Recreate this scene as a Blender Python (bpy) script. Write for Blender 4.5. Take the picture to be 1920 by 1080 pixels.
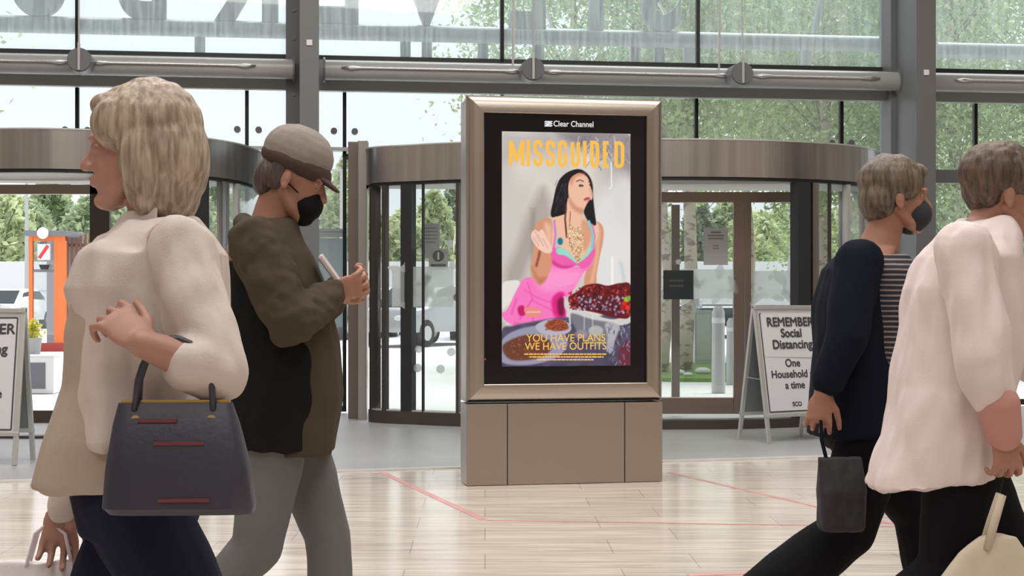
import bpy, bmesh, math, random
import numpy as np
from mathutils import Vector, Matrix, noise
R = math.radians
random.seed(7); rng = np.random.default_rng(7)
for o in list(bpy.data.objects): bpy.data.objects.remove(o)
scene = bpy.context.scene
COL = scene.collection

# ------------------------------------------------------------------ camera
F = 2900.0            # focal length in pixels of the 1920 wide frame
H = 1.2               # eye height
HY = 555.0            # pixel row of the horizon
cam_d = bpy.data.cameras.new('camera'); cam = bpy.data.objects.new('camera', cam_d); COL.objects.link(cam)
cam.location = (0, 0, H); cam.rotation_euler = (R(90), 0, 0)
cam_d.sensor_width = 36; cam_d.lens = F / 1920 * 36; cam_d.shift_y = (HY - 540) / 1920
cam_d.clip_end = 600
cam_d.dof.use_dof = False
scene.camera = cam
scene.view_settings.view_transform = 'Standard'; scene.view_settings.look = 'None'
scene.view_settings.gamma = 1; scene.view_settings.exposure = 0.0
scene.view_settings.use_curve_mapping = False

# ------------------------------------------------------------------ sky and light
world = bpy.data.worlds.new('world'); scene.world = world; world.use_nodes = True
wn = world.node_tree; wn.nodes.clear()
out = wn.nodes.new('ShaderNodeOutputWorld'); bg = wn.nodes.new('ShaderNodeBackground')
tc = wn.nodes.new('ShaderNodeTexCoord'); mp = wn.nodes.new('ShaderNodeMapping'); mp.inputs['Scale'].default_value = (1, 1, 3)
nz = wn.nodes.new('ShaderNodeTexNoise'); nz.inputs['Scale'].default_value = 2.5; nz.inputs['Detail'].default_value = 4
cr = wn.nodes.new('ShaderNodeValToRGB')
cr.color_ramp.elements[0].position = 0.3; cr.color_ramp.elements[0].color = (0.86, 0.90, 0.97, 1)
cr.color_ramp.elements[1].position = 0.7; cr.color_ramp.elements[1].color = (0.93, 0.96, 1.0, 1)
wn.links.new(tc.outputs['Generated'], mp.inputs[0]); wn.links.new(mp.outputs[0], nz.inputs[0])
wn.links.new(nz.outputs[0], cr.inputs[0]); wn.links.new(cr.outputs[0], bg.inputs[0]); wn.links.new(bg.outputs[0], out.inputs[0])
bg.inputs[1].default_value = 1.25
sun_d = bpy.data.lights.new('sun', 'SUN'); sun = bpy.data.objects.new('sun', sun_d); COL.objects.link(sun)
sun_d.energy = 5.0; sun_d.angle = R(50); sun.rotation_euler = (R(-22), R(8), 0); sun.location = (0, 30, 20)
CEIL = 8.0
for i, (x, y, sx, sy, pw) in enumerate([(0, 3.0, 9, 2.6, 430), (0, 9.0, 10, 2.6, 640), (0, -3.0, 9, 2.6, 300)]):
    ld = bpy.data.lights.new('skylight', 'AREA'); lo = bpy.data.objects.new('skylight', ld); COL.objects.link(lo)
    ld.shape = 'RECTANGLE'; ld.size = sx; ld.size_y = sy; ld.energy = pw; ld.color = (1.0, 0.97, 0.93)
    lo.location = (x, y, CEIL - 0.08)

# ------------------------------------------------------------------ helpers
def px2w(px, py, Y):
    return Vector(((px - 960) / F * Y, Y, H - (py - HY) / F * Y))
def tag(o, label=None, cat=None, group=None, kind=None):
    if label: o['label'] = label
    if cat: o['category'] = cat
    if group: o['group'] = group
    if kind: o['kind'] = kind
    return o
def thing(name, label, cat, loc=(0, 0, 0), rz=0, group=None, kind=None):
    o = bpy.data.objects.new(name, None); COL.objects.link(o)
    o.empty_display_size = 0.1
    o.location = loc; o.rotation_euler = (0, 0, rz)
    return tag(o, label, cat, group, kind)

class MB:
    """collects shapes into one mesh"""
    def __init__(s): s.bm = bmesh.new()
    def box(s, x0, x1, y0, y1, z0, z1, bev=0):
        vs = [s.bm.verts.new((x, y, z)) for x in (x0, x1) for y in (y0, y1) for z in (z0, z1)]
        fs = [(0, 1, 3, 2), (4, 6, 7, 5), (0, 4, 5, 1), (2, 3, 7, 6), (0, 2, 6, 4), (1, 5, 7, 3)]
        fc = [s.bm.faces.new([vs[i] for i in f]) for f in fs]
        if bev:
            es = set(e for f in fc for e in f.edges)
            bmesh.ops.bevel(s.bm, geom=list(es), offset=bev, segments=2, affect='EDGES', profile=0.6)
        return s
    def bar(s, p0, p1, w, h, up=(0, 0, 1)):
        p0 = Vector(p0); p1 = Vector(p1); d = (p1 - p0).normalized(); up = Vector(up)
        a = d.cross(up)
        if a.length < 1e-4: a = d.cross(Vector((0, 1, 0)))
        a.normalize(); b = a.cross(d).normalized(); a *= w / 2; b *= h / 2
        vs = [s.bm.verts.new(p + q) for p in (p0, p1) for q in (-a - b, a - b, a + b, -a + b)]
        for f in [(3, 2, 1, 0), (4, 5, 6, 7), (0, 1, 5, 4), (1, 2, 6, 5), (2, 3, 7, 6), (3, 0, 4, 7)]: s.bm.faces.new([vs[i] for i in f])
        return s
    def tube(s, pts, r, n=12, cap=True, ry=None):
        pts = [Vector(p) for p in pts]; rr = r if isinstance(r, (list, tuple)) else [r] * len(pts)
        rings = []; prev = None
        for i, p in enumerate(pts):
            d = (pts[min(i + 1, len(pts) - 1)] - pts[max(i - 1, 0)]).normalized()
            if prev is None:
                a = d.cross(Vector((0, 0, 1)))
                if a.length < 1e-3: a = d.cross(Vector((0, 1, 0)))
                a.normalize()
            else:
                a = (prev - d * prev.dot(d)).normalized()
            prev = a; b = d.cross(a).normalized()
            rings.append([s.bm.verts.new(p + (a * math.cos(t) + b * math.sin(t) * (ry or 1)) * rr[i]) for t in [2 * math.pi * k / n for k in range(n)]])
        for i in range(len(rings) - 1):
            for k in range(n): s.bm.faces.new((rings[i][k], rings[i][(k + 1) % n], rings[i + 1][(k + 1) % n], rings[i + 1][k]))
        if cap:
            s.bm.faces.new(rings[0][::-1]); s.bm.faces.new(rings[-1])
        return s
    def ring_loft(s, rings, closed=True, cap=True):
        """rings: lists of points, same count"""
        vr = [[s.bm.verts.new(p) for p in r] for r in rings]; n = len(vr[0])
        for i in range(len(vr) - 1):
            for k in range(n if closed else n - 1):
                s.bm.faces.new((vr[i][k], vr[i][(k + 1) % n], vr[i + 1][(k + 1) % n], vr[i + 1][k]))
        if cap and closed:
            s.bm.faces.new(vr[0][::-1]); s.bm.faces.new(vr[-1])
        return s
    def prism(s, poly, d0, d1, axis='z'):
        """extrude a 2D polygon; axis z: (x,y) poly; axis y: (x,z) poly"""
        f = (lambda a, b, d: (a, b, d)) if axis == 'z' else ((lambda a, b, d: (a, d, b)) if axis == 'y' else (lambda a, b, d: (d, a, b)))
        v0 = [s.bm.verts.new(f(a, b, d0)) for a, b in poly]; v1 = [s.bm.verts.new(f(a, b, d1)) for a, b in poly]; n = len(poly)
        s.bm.faces.new(v0[::-1]); s.bm.faces.new(v1)
        for k in range(n): s.bm.faces.new((v0[k], v0[(k + 1) % n], v1[(k + 1) % n], v1[k]))
        return s
    def ell(s, c, r, rot=None, u=20, v=14):
        M = Matrix.Translation(Vector(c))
        if rot is not None: M = M @ rot.to_4x4()
        M = M @ Matrix.Diagonal((r[0], r[1], r[2], 1))
        bmesh.ops.create_uvsphere(s.bm, u_segments=u, v_segments=v, radius=1, matrix=M)
        return s
    def build(s, name, m, parent=None, smooth=False, bev=0, loc=None):
        bmesh.ops.recalc_face_normals(s.bm, faces=s.bm.faces[:])
        me = bpy.data.meshes.new(name); s.bm.to_mesh(me); s.bm.free()
        if smooth:
            for p in me.polygons: p.use_smooth = True
        o = bpy.data.objects.new(name, me); COL.objects.link(o)
        if m: me.materials.append(m)
        if parent: o.parent = parent
        if loc: o.location = loc
        if smooth == 'auto':
            md = o.modifiers.new('es', 'EDGE_SPLIT'); md.split_angle = R(35)
        if bev:
            b = o.modifiers.new('bev', 'BEVEL'); b.width = bev; b.segments = 2; b.limit_method = 'ANGLE'; b.angle_limit = R(40)
        return o

def text_obj(name, body, size, m, parent=None, loc=(0, 0, 0), rot=(R(90), 0, 0), sx=1.0, bold=0.0, depth=0.0005, align='CENTER', space=1.0, fat=0.0):
    c = bpy.data.curves.new(name, 'FONT'); c.body = body; c.size = size; c.align_x = align; c.extrude = depth; c.offset = bold; c.space_line = 1.0
    c.space_character = space
    t = bpy.data.objects.new(name, c); COL.objects.link(t)
    dg = bpy.context.evaluated_depsgraph_get(); me = bpy.data.meshes.new_from_object(t.evaluated_get(dg))
    bpy.data.objects.remove(t)
    o = bpy.data.objects.new(name, me); COL.objects.link(o); me.name = name
    me.materials.clear(); me.materials.append(m)
    if fat:
        bm = bmesh.new(); bm.from_mesh(me); g = bm.verts[:] + bm.edges[:] + bm.faces[:]
        for dx, dy in ((fat, 0), (-fat, 0), (0, fat), (0, -fat)):
            d = bmesh.ops.duplicate(bm, geom=g)['geom']; bmesh.ops.translate(bm, verts=[v for v in d if isinstance(v, bmesh.types.BMVert)], vec=(dx, dy, dx * 1e-3 + dy * 2e-3))
        bm.to_mesh(me); bm.free()
    o.location = loc; o.rotation_euler = rot; o.scale = (sx, 1, 1)
    if parent: o.parent = parent
    return o

# ------------------------------------------------------------------ materials
MATS = {}
def mat(name, col, rough=0.5, metal=0.0, spec=0.5, noise_s=0, noise_a=0.1, bump=0, bump_s=50, aniso=None, emis=None, emis_s=0, trans=0, coat=0):
    if name in MATS: return MATS[name]
    m = bpy.data.materials.new(name); m.use_nodes = True; nt = m.node_tree; b = nt.nodes['Principled BSDF']
    b.inputs['Base Color'].default_value = (*col, 1); b.inputs['Roughness'].default_value = rough; b.inputs['Metallic'].default_value = metal
    b.inputs['Specular IOR Level'].default_value = spec; b.inputs['Coat Weight'].default_value = coat
    tcn = nt.nodes.new('ShaderNodeTexCoord'); mpn = nt.nodes.new('ShaderNodeMapping'); nt.links.new(tcn.outputs['Object'], mpn.inputs[0])
    if aniso: mpn.inputs['Scale'].default_value = aniso
    if noise_s:
        n = nt.nodes.new('ShaderNodeTexNoise'); n.inputs['Scale'].default_value = noise_s; n.inputs['Detail'].default_value = 5
        nt.links.new(mpn.outputs[0], n.inputs[0])
        mx = nt.nodes.new('ShaderNodeMix'); mx.data_type = 'RGBA'
        mx.inputs[6].default_value = (*[max(0, c * (1 - noise_a)) for c in col], 1); mx.inputs[7].default_value = (*[min(1, c * (1 + noise_a)) for c in col], 1)
        nt.links.new(n.outputs[0], mx.inputs[0]); nt.links.new(mx.outputs[2], b.inputs['Base Color'])
    if bump:
        n2 = nt.nodes.new('ShaderNodeTexNoise'); n2.inputs['Scale'].default_value = bump_s; n2.inputs['Detail'].default_value = 3
        nt.links.new(mpn.outputs[0], n2.inputs[0]); bp = nt.nodes.new('ShaderNodeBump'); bp.inputs['Strength'].default_value = bump; bp.inputs['Distance'].default_value = 0.01
        nt.links.new(n2.outputs[0], bp.inputs['Height']); nt.links.new(bp.outputs[0], b.inputs['Normal'])
    if emis:
        b.inputs['Emission Color'].default_value = (*emis, 1); b.inputs['Emission Strength'].default_value = emis_s
    MATS[name] = m; return m
def glass_mat(name, tint=(0.93, 0.96, 0.95), refl=1.0, haze=0.0, streak=False, hazecol=(0.9, 0.95, 0.95)):
    if name in MATS: return MATS[name]
    m = bpy.data.materials.new(name); m.use_nodes = True; nt = m.node_tree; nt.nodes.clear()
    o = nt.nodes.new('ShaderNodeOutputMaterial'); tr = nt.nodes.new('ShaderNodeBsdfTransparent'); tr.inputs[0].default_value = (*tint, 1)
    gl = nt.nodes.new('ShaderNodeBsdfGlossy'); gl.inputs['Roughness'].default_value = 0.02
    l0 = nt.nodes.new('ShaderNodeLayerWeight'); l0.inputs[0].default_value = 0.5
    l1 = nt.nodes.new('ShaderNodeMath'); l1.operation = 'POWER'; l1.inputs[1].default_value = 5; nt.links.new(l0.outputs['Facing'], l1.inputs[0])
    lw = nt.nodes.new('ShaderNodeMath'); lw.operation = 'MULTIPLY_ADD'; lw.inputs[1].default_value = 0.9; lw.inputs[2].default_value = 0.06; nt.links.new(l1.outputs[0], lw.inputs[0])
    mu = nt.nodes.new('ShaderNodeMath'); mu.operation = 'MULTIPLY'; mu.inputs[1].default_value = refl; mu.use_clamp = True
    nt.links.new(lw.outputs[0], mu.inputs[0])
    mx = nt.nodes.new('ShaderNodeMixShader'); nt.links.new(mu.outputs[0], mx.inputs[0]); nt.links.new(tr.outputs[0], mx.inputs[1]); nt.links.new(gl.outputs[0], mx.inputs[2])
    last = mx
    if haze:  # whitish veil: dirt on the upper panes, plus haze washing out the outdoors
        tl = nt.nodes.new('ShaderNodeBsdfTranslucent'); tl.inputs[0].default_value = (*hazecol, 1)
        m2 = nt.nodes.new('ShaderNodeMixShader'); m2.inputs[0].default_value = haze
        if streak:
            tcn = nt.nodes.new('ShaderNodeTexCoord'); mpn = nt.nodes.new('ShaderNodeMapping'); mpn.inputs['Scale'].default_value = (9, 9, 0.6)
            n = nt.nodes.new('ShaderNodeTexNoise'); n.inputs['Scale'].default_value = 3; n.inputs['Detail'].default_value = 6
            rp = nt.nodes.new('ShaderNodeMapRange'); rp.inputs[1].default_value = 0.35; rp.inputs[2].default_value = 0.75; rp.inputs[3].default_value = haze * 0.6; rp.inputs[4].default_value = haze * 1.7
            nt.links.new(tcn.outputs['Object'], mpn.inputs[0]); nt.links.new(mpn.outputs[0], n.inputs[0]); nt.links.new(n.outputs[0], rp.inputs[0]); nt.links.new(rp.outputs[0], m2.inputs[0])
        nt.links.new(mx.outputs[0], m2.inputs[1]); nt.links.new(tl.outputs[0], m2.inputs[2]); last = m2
    nt.links.new(last.outputs[0], o.inputs[0])
    MATS[name] = m; return m

steel_brown = mat('brushed_steel', (0.44, 0.385, 0.34), 0.33, 1.0, noise_s=6, noise_a=0.05, aniso=(1, 1, 40))
steel_door = mat('door_steel', (0.47, 0.455, 0.445), 0.30, 1.0, noise_s=3.0, noise_a=0.42, aniso=(3.4, 3.4, 0.03), bump=0.5, bump_s=2.5)  # vertical streaks put the hall's reflections into the steel colour
steel_dark = mat('dark_bronze_frame', (0.115, 0.095, 0.085), 0.38, 0.8)
paint_grey = mat('grey_paint', (0.155, 0.155, 0.16), 0.42, noise_s=2, noise_a=0.05)
paint_dark = mat('dark_grey_paint', (0.13, 0.13, 0.135), 0.5, noise_s=2, noise_a=0.08)
paint_light = mat('light_grey_paint', (0.50, 0.50, 0.50), 0.35, 0.2)
black = mat('black_gasket', (0.018, 0.018, 0.02), 0.5)
alu = mat('aluminium', (0.62, 0.62, 0.60), 0.35, 0.55, noise_s=8, noise_a=0.05)
white_plastic = mat('white_plastic', (0.75, 0.75, 0.75), 0.4)
glass_up = glass_mat('rain_marked_hazed_glass', (0.91, 0.955, 0.95), 1.0, 0.12, True)
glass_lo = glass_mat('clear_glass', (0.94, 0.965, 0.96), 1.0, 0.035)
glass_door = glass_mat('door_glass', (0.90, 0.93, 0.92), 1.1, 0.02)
# ------------------------------------------------------------------ the hall
WA = R(8.0); WC, WS = math.cos(WA), math.sin(WA)
W0 = Vector((-1.69, 15.8, 0))
def wpt(t, o=0, z=0): return Vector((W0.x + WC * t - WS * o, W0.y + WS * t + WC * o, z))
def wt(px, o=0):
    k = (px - 960) / F
    # (W0x + c t - s o) = k (W0y + s t + c o)
    return (k * (W0.y + WC * o) - W0.x + WS * o) / (WC - k * WS)
def wz(py, t, o=0): return H - (py - HY) / F * wpt(t, o).y
TL, TR = -5.6, 9.0      # ends of the glass front
FRONT_L, FRONT_R = wpt(TL), wpt(TR)
BACK = -7.0

def floor_mat():
    m = bpy.data.materials.new('stone_planks'); m.use_nodes = True; nt = m.node_tree; b = nt.nodes['Principled BSDF']; L = nt.links
    tcn = nt.nodes.new('ShaderNodeTexCoord'); mpn = nt.nodes.new('ShaderNodeMapping'); mpn.inputs['Rotation'].default_value = (0, 0, R(-1.0))
    L.new(tcn.outputs['Object'], mpn.inputs[0])
    br = nt.nodes.new('ShaderNodeTexBrick'); br.offset = 0.37; br.inputs['Scale'].default_value = 1.0
    br.inputs['Color1'].default_value = (0.70, 0.64, 0.585, 1); br.inputs['Color2'].default_value = (0.64, 0.58, 0.53, 1); br.inputs['Mortar'].default_value = (0.46, 0.41, 0.37, 1)
    br.inputs['Mortar Size'].default_value = 0.003; br.inputs['Brick Width'].default_value = 0.95; br.inputs['Row Height'].default_value = 0.40; br.inputs['Bias'].default_value = -0.1
    L.new(mpn.outputs[0], br.inputs[0])
    mp2 = nt.nodes.new('ShaderNodeMapping'); mp2.inputs['Scale'].default_value = (0.7, 9, 1); L.new(tcn.outputs['Object'], mp2.inputs[0])
    n = nt.nodes.new('ShaderNodeTexNoise'); n.inputs['Scale'].default_value = 2.2; n.inputs['Detail'].default_value = 7; n.inputs['Distortion'].default_value = 0.8; L.new(mp2.outputs[0], n.inputs[0])
    rp = nt.nodes.new('ShaderNodeValToRGB'); rp.color_ramp.elements[0].position = 0.36; rp.color_ramp.elements[0].color = (0.82, 0.78, 0.75, 1); rp.color_ramp.elements[1].position = 0.62; rp.color_ramp.elements[1].color = (1.1, 1.08, 1.06, 1)
    L.new(n.outputs[0], rp.inputs[0])
    mx = nt.nodes.new('ShaderNodeMix'); mx.data_type = 'RGBA'; mx.blend_type = 'MULTIPLY'; mx.inputs[0].default_value = 1
    L.new(br.outputs[0], mx.inputs[6]); L.new(rp.outputs[0], mx.inputs[7]); L.new(mx.outputs[2], b.inputs['Base Color'])
    r2 = nt.nodes.new('ShaderNodeMapRange'); r2.inputs[3].default_value = 0.10; r2.inputs[4].default_value = 0.24; L.new(n.outputs[0], r2.inputs[0]); L.new(r2.outputs[0], b.inputs['Roughness'])
    bp = nt.nodes.new('ShaderNodeBump'); bp.inputs['Strength'].default_value = 0.12; bp.inputs['Distance'].default_value = 0.004
    L.new(br.outputs['Fac'], bp.inputs['Height']); bp.invert = True; L.new(bp.outputs[0], b.inputs['Normal'])
    b.inputs['Specular IOR Level'].default_value = 0.75
    return m
floor_m = floor_mat()
m = MB(); m.prism([(FRONT_L.x, BACK), (FRONT_R.x, BACK), (FRONT_R.x, FRONT_R.y), (FRONT_L.x, FRONT_L.y)], -0.2, 0)
fl = m.build('floor', floor_m); tag(fl, kind='structure')
wall_m = mat('plaster', (0.42, 0.37, 0.33), 0.7, noise_s=1, noise_a=0.08)
ceil_m = mat('ceiling_paint', (0.62, 0.60, 0.57), 0.8)
tag(MB().box(FRONT_L.x - 0.3, FRONT_R.x + 0.3, BACK - 0.3, FRONT_R.y + 0.4, CEIL, CEIL + 0.3).build('ceiling', ceil_m), kind='structure')
tag(MB().box(FRONT_L.x - 0.3, FRONT_L.x, BACK, FRONT_L.y + 0.1, 0, CEIL).build('wall_left', wall_m), kind='structure')
tag(MB().box(FRONT_R.x, FRONT_R.x + 0.3, BACK, FRONT_R.y + 0.1, 0, CEIL).build('wall_right', wall_m), kind='structure')
tag(MB().box(FRONT_L.x - 0.3, FRONT_R.x + 0.3, BACK - 0.3, BACK, 0, CEIL).build('wall_back', wall_m), kind='structure')
# light and dark shopfronts invented behind the camera, to streak the brushed steel
for i in range(6):
    x = FRONT_L.x + 0.5 + i * 2.35
    c = [(0.05, 0.04, 0.04), (0.62, 0.5, 0.4), (0.18, 0.10, 0.07), (0.7, 0.66, 0.6), (0.09, 0.07, 0.06), (0.45, 0.3, 0.2)][i]
    tag(MB().box(x, x + 1.5, BACK, BACK + 0.12, 0, 4.2).build('trim_%d' % (i + 10), mat('added_shopfront_%d' % i, c, 0.4)), kind='structure')
for i, x in enumerate((FRONT_L.x + 0.0, FRONT_R.x - 0.12)):
    for k in range(4):
        y = -4 + k * 4.6
        c = [(0.06, 0.045, 0.04), (0.55, 0.47, 0.4)][(k + i) % 2]
        tag(MB().box(x, x + 0.12, y, y + 2.6, 0, 3.6).build('trim_%d' % (20 + i * 4 + k), mat('added_shopside_%d' % ((k + i) % 2), c, 0.4)), kind='structure')

# entrance matting, with a pale metal edge
def fpt(px, py):
    Y = F * H / (py - HY); return Vector(((px - 960) / F * Y, Y, 0))
def mat_mat():
    m = bpy.data.materials.new('ribbed_matting'); m.use_nodes = True; nt = m.node_tree; b = nt.nodes['Principled BSDF']; L = nt.links
    tcn = nt.nodes.new('ShaderNodeTexCoord'); w = nt.nodes.new('ShaderNodeTexWave'); w.bands_direction = 'Y'; w.inputs['Scale'].default_value = 7; w.inputs['Distortion'].default_value = 0.2
    n = nt.nodes.new('ShaderNodeTexNoise'); n.inputs['Scale'].default_value = 1.3; n.inputs['Detail'].default_value = 6
    L.new(tcn.outputs['Object'], w.inputs[0]); L.new(tcn.outputs['Object'], n.inputs[0])
    r = nt.nodes.new('ShaderNodeValToRGB'); r.color_ramp.elements[0].color = (0.30, 0.30, 0.31, 1); r.color_ramp.elements[1].color = (0.42, 0.425, 0.44, 1); L.new(n.outputs[0], r.inputs[0])
    L.new(r.outputs[0], b.inputs['Base Color']); b.inputs['Roughness'].default_value = 0.38
    bp = nt.nodes.new('ShaderNodeBump'); bp.inputs['Strength'].default_value = 0.25; bp.inputs['Distance'].default_value = 0.006; L.new(w.outputs['Fac'], bp.inputs['Height']); L.new(bp.outputs[0], b.inputs['Normal'])
    return m
mA = fpt(0, 903); mB = fpt(560, 881); mC = fpt(1240, 867.5); mD = fpt(1520, 857)
dirv = (mD - mA).normalized(); e0 = mA - dirv * 3.5; e1 = mD + dirv * 3.6
e0.x = max(e0.x, FRONT_L.x + 0.01); e1.x = min(e1.x, FRONT_R.x - 0.01)
m = MB(); m.prism([(e0.x, e0.y), (e1.x, e1.y), (FRONT_R.x - 0.01, FRONT_R.y - 0.1), (FRONT_L.x + 0.01, FRONT_L.y - 0.1)], 0.001, 0.012)
ent = m.build('entrance_mat', mat_mat()); tag(ent, 'grey ribbed entrance matting laid in front of the revolving doors', 'mat')
nrm = Vector((-dirv.y, dirv.x, 0))
tag(MB().bar(e0 - nrm * 0.03 + Vector((0, 0, .007)), e1 - nrm * 0.03 + Vector((0, 0, .007)), 0.035, 0.012).build('trim_1', mat('edge_strip', (0.8, 0.8, 0.78), 0.3, 0.3)), kind='structure')

# red floor tape
tape_m = mat('red_tape', (0.66, 0.34, 0.33), 0.35, noise_s=3, noise_a=0.35)
def tape(pts, w, lab, nm='floor_tape'):
    m = MB(); P = [fpt(*p) for p in pts]
    for a, b in zip(P[:-1], P[1:]): m.bar(a + Vector((0, 0, .0015)), b + Vector((0, 0, .0015)), w, 0.002)
    o = m.build(nm, tape_m); tag(o, lab, 'floor tape', 'red tape lines on the stone floor')
tape([(716, 886), (905, 974)], 0.045, 'red tape line slanting across the floor left of the advertising display')
tape([(912, 976), (1700, 988)], 0.018, 'thin red tape line running across the floor in front of the display')
tape([(1255, 886), (1530, 950), (1700, 988)], 0.035, 'red tape line slanting across the floor right of the display')
tape([(1290, 1079), (1450, 1073)], 0.05, 'short red tape strip at the bottom edge of the view')
# ------------------------------------------------------------------ glass front
def wall_thing(name, lab, cat, px=None, t=None, o=0, kind=None, group=None):
    t = wt(px, o) if t is None else t
    return thing(name, lab, cat, wpt(t, o, 0), WA, group, kind)
zt = wz(116, wt(900), 0)          # bottom line of the upper glazing
ZU = zt
ZB = wz(180, wt(1000), 0)         # underside of the flat beam
winn = 0
def window(px0, px1, z0, z1, gm, mull=None, t0=None, t1=None, bottom=True, dots=None):
    """pane + black gasket frame"""
    global winn; winn += 1
    a = wt(px0) if t0 is None else t0; b = wt(px1) if t1 is None else t1
    o = MB().box(0, b - a, -0.012, 0.012, z0, z1).build('window_%d' % winn, gm)
    o.location = wpt(a, 0, 0); o.rotation_euler = (0, 0, WA); tag(o, kind='structure')
    m = MB(); g = 0.018
    m.box(-g, g, -0.03, 0.03, z0, z1); m.box(b - a - g, b - a + g, -0.03, 0.03, z0, z1)
    if bottom: m.box(-g, b - a + g, -0.03, 0.03, z0 - 0.03, z0 + 0.03)
    m.build('window_frame', black, o)
    if dots:
        for dp, dy in dots:
            tt = wt(dp); z = wz(dy, tt)
            MB().tube([(tt - a, -0.045, z), (tt - a, 0.03, z)], 0.033, 16).build('glass_bolt', paint_dark, o)
    return o
top = CEIL
C1, C2 = wt(548), wt(1690)
edges_up = [TL, wt(145), wt(548)]
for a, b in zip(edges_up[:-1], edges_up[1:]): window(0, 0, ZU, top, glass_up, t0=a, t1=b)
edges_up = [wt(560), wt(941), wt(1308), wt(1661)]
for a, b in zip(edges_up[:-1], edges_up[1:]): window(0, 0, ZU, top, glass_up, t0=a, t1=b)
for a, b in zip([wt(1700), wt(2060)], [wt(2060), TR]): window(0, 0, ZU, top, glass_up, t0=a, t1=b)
ZD = 2.62
# lower glazing (behind the revolving doors)
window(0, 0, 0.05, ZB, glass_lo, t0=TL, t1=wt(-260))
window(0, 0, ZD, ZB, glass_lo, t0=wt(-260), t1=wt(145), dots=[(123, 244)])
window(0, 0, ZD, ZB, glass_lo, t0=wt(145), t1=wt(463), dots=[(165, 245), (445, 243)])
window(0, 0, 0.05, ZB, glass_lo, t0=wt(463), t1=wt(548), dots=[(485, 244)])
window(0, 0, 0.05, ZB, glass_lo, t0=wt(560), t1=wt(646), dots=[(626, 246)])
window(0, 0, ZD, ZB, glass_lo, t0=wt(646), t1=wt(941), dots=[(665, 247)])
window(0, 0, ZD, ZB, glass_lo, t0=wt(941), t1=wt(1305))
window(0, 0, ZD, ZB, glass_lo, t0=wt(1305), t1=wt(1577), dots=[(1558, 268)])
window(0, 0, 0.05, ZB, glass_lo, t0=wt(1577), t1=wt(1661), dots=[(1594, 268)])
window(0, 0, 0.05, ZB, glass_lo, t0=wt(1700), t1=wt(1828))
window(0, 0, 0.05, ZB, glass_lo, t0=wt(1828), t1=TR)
# thin ledges level with the door canopies
t0 = wt(1755)
zr = wz(332, wt(1830)); o = MB().box(wt(1720) , TR, -0.06, 0.04, zr - 0.07, zr + 0.07).build('trim_2', paint_grey); o.location = wpt(0, 0, 0); o.rotation_euler = (0, 0, WA); tag(o, kind='structure')
zl = wz(280, wt(570)); o = MB().box(wt(463), wt(690), -0.10, 0.05, zl - 0.018, zl + 0.018).build('trim_3', paint_light); o.location = wpt(0, 0, 0); o.rotation_euler = (0, 0, WA); tag(o, kind='structure')
# flat beam behind the tube
o = MB().box(TL, TR, -0.14, -0.04, ZB, ZU - 0.03).build('flat_beam', mat('beam_grey', (0.30, 0.30, 0.295), 0.45, noise_s=2, noise_a=.05)); o.location = wpt(0, 0, 0); o.rotation_euler = (0, 0, WA)
tag(o, 'long grey flat steel beam behind the round tube along the glass front', 'beam')
# round tube, one length between each pair of columns
TO = -0.36
zc = wz(139, wt(1000, TO), TO)
paint_tube = mat('tube_paint', (0.36, 0.36, 0.36), 0.33)
def seg(t0, t1, lab):
    r = thing('tube_beam', lab, 'beam', wpt(0, 0, 0), WA, 'round tubes along the glass front')
    MB().tube([(t0, TO, zc), (t1, TO, zc)], 0.098, 28).build('tube', paint_tube, r, smooth='auto')
    for t, s in ((t0, 1), (t1, -1)):
        MB().tube([(t, TO, zc), (t + s * 0.02, TO, zc)], 0.125, 24).build('end_plate', paint_grey, r)
    return r
colL, colR = wt(580, -0.7), wt(1735, -0.7)
s1 = seg(TL + 0.02, colL - 0.14, 'round grey tube beam left of the left column')
s2 = seg(colL + 0.14, colR - 0.15, 'round grey tube beam spanning between the two columns')
s3 = seg(colR + 0.15, TR - 0.02, 'round grey tube beam right of the right column')
# spade-ended tie rods lying along the tubes
def rod(parent, pa, pb):
    ta, tb = wt(pa, TO - 0.11), wt(pb, TO - 0.11); m = MB(); z = zc + 0.012; y = TO - 0.115
    m.tube([(ta, y, z), (ta + 0.10, y, z), (ta + 0.2, y, z), (tb - 0.2, y, z), (tb - 0.1, y, z), (tb, y, z)], [0.006, 0.022, 0.010, 0.010, 0.022, 0.006], 8)
    m.build('tie_rod', mat('rod_steel', (0.7, 0.69, 0.67), 0.25, 0.9), parent, smooth=True)
rod(s1, -60, 132); rod(s1, 166, 480); rod(s2, 640, 980); rod(s2, 1020, 1372); rod(s2, 1412, 1650); rod(s3, 1790, 2100)
# cable hubs
for px, nm in ((148, 'leftmost'), (1000, 'middle'), (1393, 'right-hand')):
    t = wt(px, -0.72)
    r = thing('cable_hub', '%s round grey cable hub on the tube beam of the glass front' % nm, 'hub', wpt(0, 0, 0), WA)
    z = zc + 0.0
    MB().tube([(t, TO - 0.095, z), (t, -0.70, z)], 0.115, 32).build('barrel', paint_grey, r, smooth='auto')
    MB().tube([(t, -0.70, z), (t, -0.715, z)], 0.108, 32).build('end_disc', paint_dark if px == 1000 else paint_grey, r)
    MB().box(t - 0.012, t + 0.012, -0.74, -0.71, z - 0.10, z + 0.16, bev=0.003).build('lug', paint_light, r)
    zt_ = wz(0, t, -0.7) + 0.9
    MB().tube([(t, -0.725, z + 0.14), (t + {148: 0.0, 1000: -0.03, 1393: -0.12}[px], -0.725, CEIL - .05)], 0.008, 8).build('cable', paint_light, r)
    if px != 148:
        MB().tube([(t - 0.16, -0.4, z + 0.08), (t - 0.10 + 0.0, -0.42, CEIL - .05)], 0.011, 8).build('cable', alu, r)
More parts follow.
